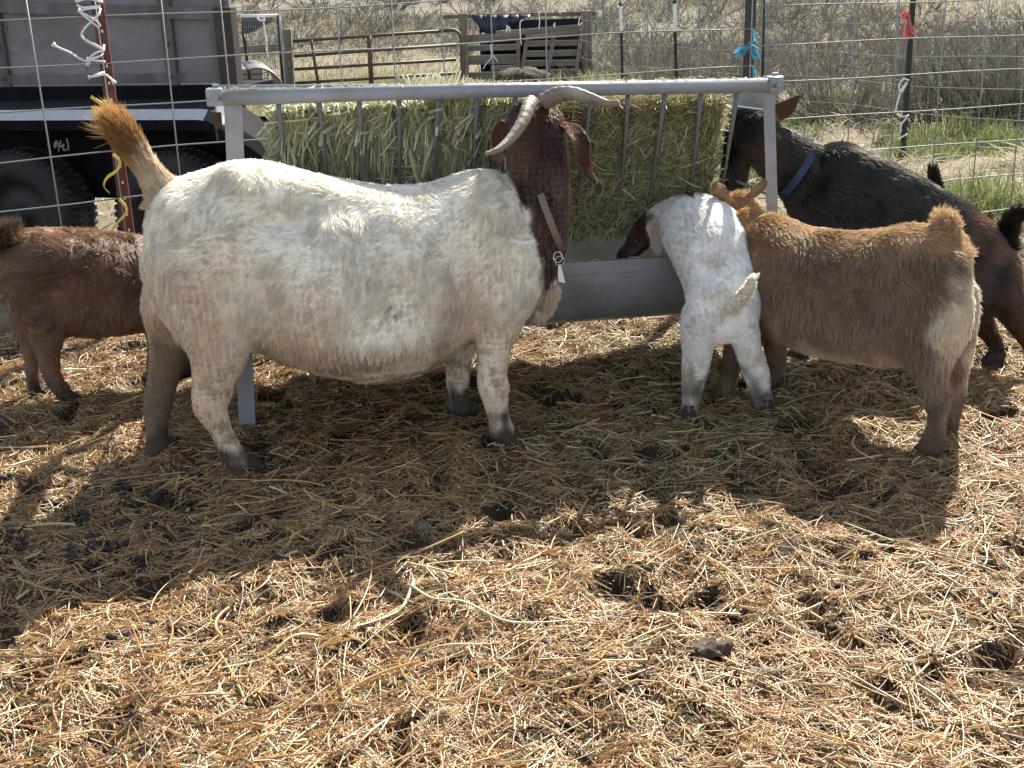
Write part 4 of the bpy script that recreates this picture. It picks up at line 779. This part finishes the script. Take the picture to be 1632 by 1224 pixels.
mb = MB(); c = B_p.at(362, 392, -.036); R_ = [[c+.008*np.array([math.sin(t)*math.cos(a), math.sin(t)*math.sin(a), math.cos(t)]) for a in np.linspace(0, 6.283, 12, False)] for t in np.linspace(.15, 3.0, 8)]; mb.rings(np.array(R_)); mb.obj('eye', M_EYE, bgt, True)

# --- the white kid standing up with its head in the trough
kd = goat('white kid with brown face, rump to the camera and head down in the trough', (.55, 3.15, 0)); LX = nrm(np.array([.97, .22, 0.]))
K_ = lambda rows: np.array([list(at(u, v, Y_))+[a, b] for u, v, Y_, a, b in rows])
pcs = [limb_rows(K_([(1164, 545, 3.085, .03, .05), (1160, 520, 3.09, .055, .085), (1155, 485, 3.11, .075, .098), (1146, 440, 3.16, .085, .098), (1130, 395, 3.23, .096, .106), (1112, 362, 3.31, .094, .108), (1086, 352, 3.37, .075, .080)]), LX, 22),
    limb_rows(K_([(1105, 350, 3.33, .07, .075), (1076, 345, 3.38, .056, .055), (1052, 358, 3.42, .05, .046), (1034, 378, 3.44, .042, .040)]), LX, 18),
    limb_rows(K_([(1040, 362, 3.43, .045, .040), (1024, 375, 3.44, .043, .038), (1008, 393, 3.45, .032, .028), (993, 405, 3.455, .022, .02), (985, 409, 3.46, .014, .014)]), LX, 16),
    limb_rows(K_([(1128, 462, 3.12, .03, .025), (1121, 490, 3.10, .06, .048), (1115, 520, 3.085, .062, .048), (1112, 560, 3.085, .047, .038), (1108, 592, 3.10, .037, .035), (1104, 620, 3.10, .029, .028), (1100, 648, 3.095, .026, .026), (1099, 668, 3.095, .028, .028)]), LX, 16),
    limb_rows(K_([(1168, 470, 3.11, .03, .025), (1176, 498, 3.09, .055, .043), (1184, 530, 3.09, .055, .042), (1194, 565, 3.09, .040, .034), (1205, 594, 3.11, .036, .034), (1211, 620, 3.12, .028, .027), (1217, 643, 3.125, .026, .026), (1219, 660, 3.125, .028, .028)]), LX, 16),
    limb_rows(K_([(1095, 400, 3.36, .04, .035), (1090, 430, 3.44, .026, .024), (1088, 462, 3.50, .018, .018)]), LX, 12), limb_rows(K_([(1130, 400, 3.34, .04, .035), (1128, 430, 3.43, .026, .024), (1125, 462, 3.50, .018, .018)]), LX, 12)]
kb, Vk = fused('body', pcs, kd, M_SKIN, .0065, 6, .0028)
_N = mesh_data(kb, kd)[2]; _d = np.zeros(len(Vk))
for (u, v, Y_, a, r_) in ((1112, 470, 3.06, .012, .028), (1196, 478, 3.06, .012, .028), (1128, 430, 3.10, -.010, .03), (1092, 380, 3.24, .010, .035), (1155, 370, 3.20, .008, .03), (1122, 395, 3.14, -.010, .022), (1112, 594, 3.07, .008, .018), (1210, 592, 3.08, .008, .018), (1146, 460, 3.05, .010, .02), (1158, 520, 3.02, -.014, .025)):
    _d += a*np.exp(-((Vk-at(u, v, Y_))**2).sum(1)/r_**2)
Vk = Vk+_N*_d[:, None]; kb.data.vertices.foreach_set('co', (Vk-origin(kd)).ravel()); kb.data.update()
kx, kpat = at(1034, 370, 3.43), at(1100, 316, 3.34)
def kcol(p, q):
    p = np.atleast_2d(p); C_ = lerp((.90, .89, .86), (.85, .83, .79), ss(-.3, 1, N1(p, 6))[:, None]); C_ = lerp(C_, (.42, .34, .24), (.75*ss(.0, .9, N2(p, 10)+.5*N4(p, 24))*(1-ss(.1, .24, p[:, 2])))[:, None])
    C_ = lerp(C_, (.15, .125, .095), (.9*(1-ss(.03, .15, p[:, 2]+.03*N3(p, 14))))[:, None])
    C_ = lerp(C_, (.085, .022, .014), ss(-.012, .004, -(p[:, 0]-kx[0])+.006*N3(p, 15))[:, None])
    return lerp(C_, (.10, .03, .02), (1-ss(.020, .034, np.linalg.norm((p-kpat)*[1, .8, 1.2], axis=1)+.007*N3(p, 25)))[:, None])
set_col(kb.data, kcol(Vk, .5)*.92)
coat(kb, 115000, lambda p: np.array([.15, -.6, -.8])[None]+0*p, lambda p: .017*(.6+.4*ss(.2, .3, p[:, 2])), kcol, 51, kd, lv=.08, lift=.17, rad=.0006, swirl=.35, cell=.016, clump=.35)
hooves([at(1097, 672, 3.09)*[1, 1, 0], at(1221, 664, 3.12)*[1, 1, 0]], kd, [(.1, 1, 0)]*2, .8)
tail_obj([at(1163, 492, 3.04), at(1180, 476, 3.01), at(1192, 462, 2.99), at(1199, 448, 2.98), at(1206, 440, 2.98)], [.017, .015, .013, .009, .002], kd, lambda p, q: np.tile([.93, .89, .78], (len(np.atleast_2d(p)), 1)), 4500, lambda p: np.full(len(p), .016), 52, .15, .3, -.1)
ear_mesh([at(1050, 345, 3.38), at(1047, 362, 3.35), at(1046, 388, 3.34), at(1050, 406, 3.34)], [.012, .020, .018, .006], (.9, .4, 0), kd, lambda p, q: np.tile([.62, .56, .46], (len(np.atleast_2d(p)), 1)), 3500, 53)
mb = MB(); c = at(1014, 384, 3.405); R_ = [[c+.008*np.array([math.sin(t)*math.cos(a), math.sin(t)*math.sin(a), math.cos(t)]) for a in np.linspace(0, 6.283, 12, False)] for t in np.linspace(.15, 3.0, 8)]; mb.rings(np.array(R_)); mb.obj('eye', M_EYE, kd, True)

# --- the tan goat on the right
T_p = Plane((1.06, 2.85), (.67, 3.26)); tg_ = goat('fluffy tan goat with cream rump and raised tail, right of the white kid', (.86, 3.05, 0))
pcs = [ring_torso(T_p, [(1533, 412, 1532, 455, .03), (1526, 388, 1526, 495, .065), (1512, 368, 1513, 545, .095), (1490, 358, 1494, 575, .12), (1450, 359, 1450, 578, .135), (1400, 366, 1395, 572, .150), (1345, 370, 1340, 562, .155), (1290, 363, 1290, 548, .145), (1245, 349, 1248, 532, .125), (1213, 342, 1215, 510, .10), (1192, 350, 1192, 470, .06)]),
    ring_limb(T_p, [(1225, 430, .11, .09, 0), (1198, 388, .085, .075, 0), (1182, 356, .060, .06, 0), (1176, 342, .045, .048, 0)]),
    limb_rows(K_([(1180, 332, 3.36, .046, .052), (1175, 342, 3.42, .05, .048), (1168, 362, 3.49, .04, .038), (1164, 380, 3.53, .025, .026)]), LX, 16),
    ring_limb(T_p, [(1492, 392, .03, .02, .03), (1492, 430, .08, .045, .05), (1488, 500, .095, .06, .07), (1482, 555, .070, .052, .08), (1487, 600, .042, .036, .085), (1495, 628, .036, .031, .087), (1495, 650, .028, .027, .087), (1493, 675, .0245, .025, .087), (1489, 700, .031, .030, .087), (1480, 722, .031, .031, .087)]),
    ring_limb(T_p, [(1518, 420, .03, .02, -.03), (1512, 460, .07, .045, -.05), (1513, 530, .066, .05, -.065), (1514, 580, .046, .04, -.08), (1518, 622, .036, .034, -.085), (1515, 655, .029, .029, -.087), (1508, 690, .029, .03, -.087)]),
    ring_limb(T_p, [(1215, 430, .08, .05, .06), (1198, 500, .055, .045, .08), (1178, 548, .034, .033, .085), (1165, 590, .028, .027, .085), (1153, 625, .025, .025, .085), (1148, 640, .025, .025, .085)]),
    ring_limb(T_p, [(1235, 470, .06, .05, -.06), (1234, 540, .036, .034, -.08), (1238, 590, .026, .026, -.084), (1238, 625, .025, .025, -.084)])]
tb, Vt = fused('body', pcs, tg_, M_SKIN, .0075, 7, .003)
def tgcol(p, q):
    p = np.atleast_2d(p); q = np.broadcast_to(q, (len(p),)); r = (p-T_p.p)@T_p.d; z = p[:, 2]; s_ = (p-T_p.p)@T_p.n
    C_ = lerp((.37, .245, .165), (.28, .178, .115), ss(-.6, 1, N1(p, 4))[:, None]); C_ = lerp(C_, (.64, .43, .22), (ss(.42, .56, z+.02*N2(p, 7)-.06*ss(.0, .5, -r))*.85)[:, None]); C_ = lerp(C_, (.52, .30, .125), (ss(.28, .55, r)*ss(.36, .5, z)*.6)[:, None])
    C_ = lerp(C_, (.62, .46, .30), (ss(.55, 1, q)*.45)[:, None]); C_ = lerp(C_, (.07, .045, .03), ((1-ss(.10, .26, q))*.75)[:, None])
    bel = (1-ss(.225, .295, z+.012*N2(p, 8)))*ss(.02, .1, r)*(1-ss(.34, .44, r)); C_ = lerp(C_, (.74, .64, .49), bel[:, None])
    rp = (1-ss(-.055, -.02, r+.012*N3(p, 8)))*ss(.12, .2, z)*(1-ss(.50, .54, z)*.5)*(1-ss(.02, .06, s_)*(1-ss(.20, .32, z))); C_ = lerp(C_, (.80, .72, .57), rp[:, None])
    slit = (1-ss(.006, .014, np.abs(s_+.0)))*(1-ss(-.10, -.085, r))*ss(.36, .40, z)*(1-ss(.50, .53, z)); C_ = lerp(C_, (.05, .045, .05), slit[:, None])
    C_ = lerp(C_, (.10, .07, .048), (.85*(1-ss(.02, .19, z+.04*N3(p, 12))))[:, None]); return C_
set_col(tb.data, tgcol(Vt, .5)*.8)
def tflow(p):
    r = (p-T_p.p)@T_p.d; z = p[:, 2]; return -T_p.d[None]*(.35+.6*ss(.4, .55, z))[:, None]+np.array([0, 0, -1.])*(.7+.8*(1-ss(.2, .4, z)))[:, None]
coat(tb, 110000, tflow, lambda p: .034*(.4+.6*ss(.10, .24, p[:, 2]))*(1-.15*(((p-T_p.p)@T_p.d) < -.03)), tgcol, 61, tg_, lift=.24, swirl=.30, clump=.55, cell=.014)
hooves([T_p.at(1476, 728, .087), T_p.at(1506, 694, -.087), T_p.at(1147, 643, .085), T_p.at(1238, 628, -.084)], tg_, [T_p.d]*4, .9)
tail_obj([T_p.at(1518, 415), T_p.at(1512, 385), T_p.at(1505, 362), T_p.at(1499, 350)], [.026, .020, .015, .006], tg_, lambda p, q: lerp((.46, .27, .12), (.78, .64, .43), ss(.3, 1, np.broadcast_to(q, (len(np.atleast_2d(p)),)))[:, None]), 6500, lambda p: np.full(len(p), .042), 62, .30, .26, .35, droop=(.75, -.3, -.2))
ecol = lambda p, q: lerp((.30, .17, .085), (.42, .30, .19), np.broadcast_to(q, (len(np.atleast_2d(p)),))[:, None])
ear_mesh([at(1160, 322, 3.33), at(1151, 312, 3.31), at(1143, 302, 3.30), at(1139, 292, 3.30)], [.012, .020, .019, .006], (.7, .3, -.5), tg_, ecol, 4000, 63, cup=.55)
ear_mesh([at(1190, 318, 3.34), at(1202, 308, 3.32), at(1214, 298, 3.31), at(1220, 290, 3.31)], [.012, .019, .016, .005], (.4, .3, .8), tg_, ecol, 4000, 64, cup=.55)
for u in (1163, 1197):
    mb = MB(); c = at(u, 332, 3.42); R_ = [[c+.009*np.array([math.sin(t)*math.cos(a), math.sin(t)*math.sin(a), math.cos(t)]) for a in np.linspace(0, 6.283, 12, False)] for t in np.linspace(.15, 3.0, 8)]; mb.rings(np.array(R_)); mb.obj('eye', M_EYE, tg_, True)

# --- the black goat behind
K_p = Plane((1.50, 3.52), (.92, 3.66)); bk = goat('large black goat with blue collar reaching into the right end of the feeder', (1.25, 3.6, 0))
pcs = [ring_torso(K_p, [(1605, 405, 1605, 445, .03), (1596, 378, 1600, 480, .08), (1578, 352, 1575, 505, .11), (1545, 326, 1540, 515, .125), (1495, 298, 1490, 518, .14), (1440, 268, 1435, 520, .15), (1385, 243, 1385, 515, .14), (1340, 230, 1335, 500, .125), (1305, 232, 1300, 470, .11), (1280, 250, 1275, 430, .08)]),
    ring_limb(K_p, [(1325, 320, .12, .085, 0), (1290, 285, .10, .078, 0), (1255, 255, .082, .07, 0), (1216, 230, .066, .06, .0), (1197, 200, .058, .056, 0), (1184, 177, .035, .04, 0)]),
    limb_rows(K_([(1196, 194, 3.74, .055, .054), (1182, 218, 3.74, .055, .05), (1173, 251, 3.74, .045, .042), (1168, 280, 3.74, .036, .034), (1166, 300, 3.74, .022, .024)]), np.array([.2, -.98, 0]), 16),
    ring_limb(K_p, [(1578, 400, .05, .04, .04), (1588, 440, .068, .05, .06), (1604, 482, .052, .045, .08), (1626, 522, .036, .034, .10), (1646, 554, .028, .028, .12), (1658, 585, .024, .024, .13), (1662, 606, .026, .026, .13)]),
    ring_limb(K_p, [(1555, 460, .07, .05, -.05), (1562, 505, .040, .036, -.02), (1578, 535, .030, .028, .02), (1589, 558, .023, .023, .04), (1587, 578, .025, .025, .04)]),
    ring_limb(K_p, [(1300, 430, .06, .05, .05), (1292, 500, .036, .034, .06), (1280, 545, .024, .025, .06), (1274, 575, .024, .024, .06)]), ring_limb(K_p, [(1320, 430, .06, .05, -.05), (1330, 500, .034, .033, -.06), (1335, 560, .023, .023, -.06)])]
kbb, Vkb = fused('body', pcs, bk, M_SKIN, .0078, 7, .003)
def kkcol(p, q):
    p = np.atleast_2d(p); q = np.broadcast_to(q, (len(p),)); r = (p-K_p.p)@K_p.d; z = p[:, 2]; C_ = np.tile([.0055, .005, .0055], (len(p), 1)); C_ = lerp(C_, (.04, .03, .025), (ss(.85, 1, q)*.5)[:, None])
    C_ = lerp(C_, lerp((.22, .095, .045), (.05, .022, .015), ss(-.3, .8, N1(p, 9))[:, None]), (1-ss(.02, .26, r+.03*N2(p, 6)+.15*(z-.45)))[:, None]); C_ = lerp(C_, (.09, .038, .02), (ss(.55, .62, r)*(1-ss(.42, .5, z))*.8)[:, None])
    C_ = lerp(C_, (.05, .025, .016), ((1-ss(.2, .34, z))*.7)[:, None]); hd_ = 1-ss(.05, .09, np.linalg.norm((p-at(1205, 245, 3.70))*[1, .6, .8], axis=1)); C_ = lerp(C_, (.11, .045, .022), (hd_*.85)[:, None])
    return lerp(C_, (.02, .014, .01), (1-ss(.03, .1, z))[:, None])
set_col(kbb.data, kkcol(Vkb, .5)*.8)
coat(kbb, 115000, lambda p: -K_p.d*.9+np.array([0, 0, -.6]), lambda p: .034*(.4+.6*ss(.15, .3, p[:, 2]))*(1+.3*ss(.58, .66, p[:, 2])), kkcol, 71, bk, lift=.20, swirl=.28, clump=.45, cell=.013)
hooves([K_p.at(1586, 582, .04), K_p.at(1658, 612, .13), K_p.at(1272, 580, .06), K_p.at(1336, 566, -.06)], bk, [K_p.d]*4, .95)
tail_obj([K_p.at(1600, 398), K_p.at(1604, 378), K_p.at(1612, 358), K_p.at(1622, 345)], [.020, .018, .016, .008], bk, lambda p, q: np.tile([.008, .008, .009], (len(np.atleast_2d(p)), 1)), 5500, lambda p: np.full(len(p), .045), 72, .25, .35, -.1)
kec = lambda p, q: lerp((.05, .022, .014), (.16, .075, .045), np.broadcast_to(q, (len(np.atleast_2d(p)),))[:, None])
ear_mesh([at(1206, 192, 3.72), at(1230, 184, 3.72), at(1254, 172, 3.73), at(1273, 153, 3.74)], [.012, .024, .024, .004], (.1, .4, .9), bk, kec, 4000, 73, cup=.3)
ear_mesh([at(1178, 182, 3.76), at(1168, 178, 3.80), at(1160, 184, 3.84)], [.012, .02, .005], (.1, .4, .9), bk, kec, 2000, 74, cup=.3)
mb = MB(); c = at(1180, 218, 3.69); R_ = [[c+.010*np.array([math.sin(t)*math.cos(a), math.sin(t)*math.sin(a), math.cos(t)]) for a in np.linspace(0, 6.283, 12, False)] for t in np.linspace(.15, 3.0, 8)]; mb.rings(np.array(R_)); mb.obj('eye', M_EYE, bk, True)
horn('horn', [at(1186, 176, 3.71), at(1181, 164, 3.70), at(1178, 154, 3.70)], [.014, .013, .007], bk)
mb = MB(); R_ = []; ca = (at(1303, 226, 3.68)-at(1246, 310, 3.68))/2; cc = (at(1303, 226, 3.68)+at(1246, 310, 3.68))/2; cb_ = np.array([.2, .98, 0]); nn = nrm(np.cross(ca, cb_))
for a in np.linspace(0, 2*math.pi, 48):
    o_ = cc+ca*math.cos(a)*.97+cb_*math.sin(a)*.106; od = nrm(o_-cc); R_.append([o_+nn*.011-od*.0015, o_+nn*.011+od*.0025, o_-nn*.011+od*.0025, o_-nn*.011-od*.0015])
mb.rings(np.array(R_), cap=False); mb.obj('collar', mat('blue_webbing', (.018, .035, .085), .7), bk)

# --- a black kid almost hidden behind the black goat
Q_p = Plane((1.42, 4.15), (1.05, 4.25)); q0 = goat('black kid hidden behind the black goat, only its upright tail showing', (1.25, 4.2, 0))
pcs = [ring_torso(Q_p, [(1500, 330, 1500, 360, .02), (1492, 312, 1494, 390, .06), (1460, 304, 1460, 405, .08), (1410, 300, 1410, 412, .085), (1370, 298, 1370, 400, .075), (1350, 305, 1350, 380, .05)]), ring_limb(Q_p, [(1368, 340, .055, .05, 0), (1350, 322, .042, .04, 0), (1338, 310, .034, .035, 0)]), ring_limb(Q_p, [(1344, 308, .034, .036, 0), (1330, 322, .028, .028, 0), (1320, 335, .015, .018, 0)])]
for u, o_ in ((1480, .05), (1488, -.05), (1375, .05), (1382, -.05)): pcs.append(ring_limb(Q_p, [(u, 370, .035, .03, o_), (u+2, 430, .02, .02, o_), (u, 500, .014, .014, o_), (u-2, 522, .016, .016, o_)]))
qb, Vq = fused('body', pcs, q0, M_SKIN, .008, 5); set_col(qb.data, np.tile([.01, .009, .009], (len(Vq), 1)))
qc = lambda p, q: np.tile([.010, .009, .010], (len(np.atleast_2d(p)), 1))
coat(qb, 12000, lambda p: -Q_p.d+np.array([0, 0, -.5])+0*p, lambda p: np.full(len(p), .018), qc, 81, q0)
tail_obj([Q_p.at(1494, 318), Q_p.at(1492, 300), Q_p.at(1489, 284), Q_p.at(1487, 270)], [.014, .014, .012, .006], q0, qc, 3500, lambda p: np.full(len(p), .028), 82, .3, .6, -.1)
hooves([Q_p.at(1478, 524, .05), Q_p.at(1486, 524, -.05), Q_p.at(1373, 524, .05), Q_p.at(1380, 524, -.05)], q0, [Q_p.d]*4, .6)
ear_mesh([Q_p.at(1344, 304, .03), Q_p.at(1346, 310, .05), Q_p.at(1345, 320, .06)], [.008, .012, .003], (.7, .3, .5), q0, qc, 800, 83)

# ---------------------------------------------------------------- straw bedding, clods, loose hay
def litter(n, xr, yr, L, rad, cols, seed, lay=(.0, .012), tilt=.12, curl=.18, mask=None, K=4, jit=.0):
    g = np.random.default_rng(seed); 
    if yr[0] > 0 and xr is None: y = yr[0]*(yr[1]/yr[0])**g.random(n); x = np.where(g.random(n) < .74, g.uniform(-.455, .455, n), np.sign(g.normal(size=n))*g.uniform(.455, .95, n))*y
    else: x = g.uniform(*xr, n); y = g.uniform(*yr, n)
    if mask is not None: k = g.random(n) < mask(x, y); x, y = x[k], y[k]
    n = len(x); L_ = g.gamma(3.0, (L/3.0), n).clip(L*.2, L*3.2); th = g.uniform(0, 2*math.pi, n)+.5*N1(np.stack([x, y, 0*x], 1), 1.1); cv = g.normal(0, curl, n); up = g.normal(0, tilt, n); lift = g.uniform(*lay, n)
    t = np.linspace(-.5, .5, K); dx, dy = np.cos(th), np.sin(th); bow = (t*t-.08)[None]*cv[:, None]*L_[:, None]*1.6
    PX = x[:, None]+dx[:, None]*L_[:, None]*t-dy[:, None]*bow; PY = y[:, None]+dy[:, None]*L_[:, None]*t+dx[:, None]*bow
    zg = tz(PX, PY); ze = lerp(zg[:, :1], zg[:, -1:], (t+.5)[None]); PZ = ze+np.maximum(0, (zg-ze).max(1, keepdims=True)*.6)+lift[:, None]+up[:, None]*L_[:, None]*t+.0008
    ci = g.choice(len(cols), n, p=[c[3] for c in cols]); C_ = np.array([c[:3] for c in cols])[ci]*g.uniform(.6, 1.35, (n, 1))
    R_ = (g.gamma(4, rad/4, n).clip(rad*.4, rad*2.2))[:, None]*np.ones((1, K)); return np.stack([PX, PY, PZ], -1), R_, C_
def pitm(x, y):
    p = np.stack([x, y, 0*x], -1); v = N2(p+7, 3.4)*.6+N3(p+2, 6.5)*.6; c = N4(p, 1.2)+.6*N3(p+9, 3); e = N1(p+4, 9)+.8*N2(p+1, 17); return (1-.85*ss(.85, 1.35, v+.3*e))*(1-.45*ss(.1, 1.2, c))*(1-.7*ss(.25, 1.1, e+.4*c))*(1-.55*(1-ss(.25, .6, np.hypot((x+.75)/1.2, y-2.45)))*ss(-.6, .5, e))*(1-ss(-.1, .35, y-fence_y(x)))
ST = [(.42, .240, .072, .29), (.52, .345, .15, .15), (.30, .148, .042, .26), (.13, .068, .028, .20), (.60, .49, .30, .06), (.28, .27, .11, .04)]
SD = [(.20, .115, .05, .4), (.13, .075, .037, .4), (.30, .19, .095, .2)]
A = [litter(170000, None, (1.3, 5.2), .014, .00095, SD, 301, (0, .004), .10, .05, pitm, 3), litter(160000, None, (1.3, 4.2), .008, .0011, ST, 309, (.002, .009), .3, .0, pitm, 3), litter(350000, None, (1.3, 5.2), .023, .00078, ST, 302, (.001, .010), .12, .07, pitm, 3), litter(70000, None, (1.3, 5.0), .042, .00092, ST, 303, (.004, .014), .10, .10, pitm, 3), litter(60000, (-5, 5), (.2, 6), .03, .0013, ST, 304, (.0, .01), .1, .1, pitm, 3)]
o = strands('straw_bedding', np.concatenate([a[0] for a in A]), np.concatenate([a[1] for a in A]), np.concatenate([a[2] for a in A]), M_STRAW); tag(o, kind='stuff')
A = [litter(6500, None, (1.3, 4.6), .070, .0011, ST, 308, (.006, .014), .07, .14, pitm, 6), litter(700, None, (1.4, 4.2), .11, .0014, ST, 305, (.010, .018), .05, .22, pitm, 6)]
gm = lambda x, y: (1-ss(.16, .48, np.hypot((x-.28)/1.3, (y-2.85)/.8)))*.9+.05
A.append(litter(1300, (-.5, 1.1), (2.3, 3.4), .06, .0012, [(.27, .25, .12, .5), (.40, .37, .22, .3), (.20, .18, .08, .2)], 306, (.006, .018), .10, .22, gm, 6))
A.append(litter(700, (.2, 1.1), (2.9, 4.0), .05, .0013, [(.30, .31, .13, .6), (.40, .36, .2, .4)], 307, (.006, .018), .12, .25, None, 6))
o = strands('loose_hay', np.concatenate([a[0] for a in A]), np.concatenate([a[1] for a in A]), np.concatenate([a[2] for a in A]), M_STRAW); tag(o, kind='stuff')
def stalk(uv, r0, r1, col, name, label):
    P_ = np.array([gp(u, v, .022+dz)+[0, 0, float(tz(*gp(u, v)[:2]))] for u, v, dz in uv]); P_ = cr(P_, 5); o0 = P_[0].copy()
    mb = MB(); mb.tube(P_, np.linspace(r0, r1, len(P_)), 7, flat=.6); o = mb.obj(name, mat('stalk', col, .55, noise=[(tuple(x*.6 for x in col), 60, .5, .7)]), None, True, off=o0); o.location = o0; tag(o, label, 'hay stalk', 'long loose stalks lying on the straw')
stalk([(345, 1056, 0), (420, 1030, .004), (470, 1008, .006), (522, 990, .008)], .0022, .0042, (.55, .47, .26), 'hay_stalk', 'thick pale straw stalk pointing up right, left of centre')
stalk([(560, 1005, 0), (600, 985, .004), (640, 955, .01), (660, 925, .012)], .002, .004, (.60, .52, .32), 'hay_stalk', 'pale split stalk rising to a point near the centre')
stalk([(655, 930, .012), (690, 965, .008), (740, 975, .004), (800, 992, .004), (850, 1000, .004)], .0028, .0036, (.42, .44, .27), 'hay_stalk', 'long grey green hay stalk lying in the centre foreground')
stalk([(640, 1028, .002), (700, 1028, .004), (770, 1030, .004)], .0022, .003, (.50, .50, .36), 'hay_stalk', 'pale green stalk lying level below the longest one')
stalk([(680, 905, .01), (710, 940, .004), (730, 965, .002)], .0018, .0028, (.42, .45, .30), 'hay_stalk', 'short greenish stalk slanting down to the long one')
stalk([(100, 1140, .0), (180, 1130, .006), (280, 1115, .004), (370, 1100, .002)], .0018, .0026, (.34, .21, .09), 'hay_stalk', 'long brown stalk at the lower left')
stalk([(1345, 835, .004), (1390, 850, .006), (1425, 868, .004)], .0018, .0022, (.40, .40, .24), 'hay_stalk', 'thin green stalk in the shadow at the right')
stalk([(1150, 868, .002), (1190, 860, .008), (1240, 855, .004)], .0018, .0024, (.36, .38, .22), 'hay_stalk', 'thin green stalk at the shadow edge right of centre')
def clod(u, v, r, label, seed, fl=.7, m=M_MANURE, name='dirt_clod', cat='clod', group='dirt clods on the straw'):
    import mathutils; p = gp(u, v); z0 = float(tz(p[0], p[1])); g = Noise(seed); R_ = []
    a_ = np.linspace(0, 2*math.pi, 28, False)
    for t in np.linspace(.06, math.pi-.06, 16):
        d = np.stack([np.sin(t)*np.cos(a_), np.sin(t)*np.sin(a_), np.cos(t)+0*a_], 1); rr = 1+.16*g(d, .45)+.11*g(d+4, 1.1)+.09*g(d+8, 2.3); R_.append(d*rr[:, None]*r*[1.15, 1, fl])
    mb = MB(); mb.rings(np.array(R_)); o = mb.obj(name, m, None, True, off=(0, 0, 0)); o.location = (p[0], p[1], z0+r*fl*.12); tag(o, label, cat, group)
M_CLODL = mat('dry_clay', (.20, .165, .12), .95, noise=[((.09, .07, .05), 70, .45, .65)], bump=(90, .004)); M_CLOD2 = mat('dark_clay', (.065, .046, .028), .95, noise=[((.22, .18, .13), 80, .5, .7)], bump=(80, .006))
clod(1132, 1050, .032, 'largest grey dirt clod, right of centre in the foreground', 1, .6, M_CLOD2)
clod(1165, 975, .022, 'dark clod above the largest clod', 2, .6, M_CLOD2); clod(1212, 1080, .018, 'small grey clod at the right of the largest clod', 3, .6, M_CLODL); clod(1262, 1092, .020, 'flat pale clod further right of the largest clod', 4, .4, M_CLODL)
clod(672, 845, .022, 'pale clod at the shadow edge near the centre', 5, .6, M_CLODL); clod(780, 966, .014, 'round brown pebble like clod at the end of the long stalk', 6, .8, M_CLOD2)
clod(160, 1010, .016, 'small round grey clod at the left', 7, .6, M_CLODL); clod(195, 1020, .018, 'flat dark clod at the left beside the small round one', 8, .45, M_CLOD2); clod(300, 1155, .022, 'brown clod near the lower left', 9, .5, M_CLOD2); clod(385, 1190, .022, 'pale cracked clod at the bottom left', 10, .4, M_CLODL)
clod(35, 925, .022, 'grey clod in the shadow at the left edge', 11, .5, M_CLOD2); clod(1415, 1000, .02, 'pale clod in the right foreground', 12, .45, M_CLODL)
g = np.random.default_rng(77); mb = MB()
def lump(c, r, s):
    q = Noise(s, 6); a_ = np.linspace(0, 2*math.pi, 9, False); R_ = []
    for t in np.linspace(.15, math.pi-.15, 6): d = np.stack([np.sin(t)*np.cos(a_), np.sin(t)*np.sin(a_), np.cos(t)+0*a_], 1); R_.append(c+d*(1+.15*q(d, .5))[:, None]*r*[1.2, 1, .8])
    mb.rings(np.array(R_))
for k in range(560):
    if k < 170: u, v = g.uniform(-20, 330), g.uniform(755, 900); 
    else: u, v = g.uniform(-100, 1730), g.uniform(680, 1250)
    p = gp(u, v); r = g.uniform(.005, .011) if k < 170 else g.uniform(.004, .009)
    for _ in range(g.integers(1, 4) if k < 170 else 1):
        x, y = p[0]+g.normal(0, .012), p[1]+g.normal(0, .012); lump(np.array([x, y, float(tz(x, y))+r*.9]), r, k)
o = mb.obj('manure', mat('manure_pellets', (.02, .016, .013), .75), None, True, off=(0, 0, 0)); tag(o, kind='stuff')

g = np.random.default_rng(91); n = 420; s_ = g.uniform(0, FLN, n); kind = g.random(n)
P0 = np.array([fp(a, (-.003+g.normal(0, .007)) if k < .35 else (g.uniform(.01, .03) if k < .6 else g.uniform(.08, .5)), (ZT+.021) if k < .35 else (.405 if k < .6 else g.uniform(.20, .23))) for a, k in zip(s_, kind)])
th = g.uniform(0, 6.3, n); L_ = g.uniform(.012, .05, n); D = np.stack([np.cos(th), np.sin(th)*.5, g.normal(0, .12, n)], 1); t = np.linspace(-.5, .5, 4)
P_ = P0[:, None]+D[:, None]*(L_[:, None]*t)[..., None]+np.array([0, 0, 1.])*(g.uniform(0, .3, n)[:, None]*L_[:, None]*(t*t))[..., None]
o = strands('hay_scraps', P_, g.uniform(.0006, .0014, n)[:, None]*np.ones((1, 4)), np.array([.48, .42, .22])*g.uniform(.5, 1.3, (n, 1)), M_STRAW); tag(o, kind='stuff')
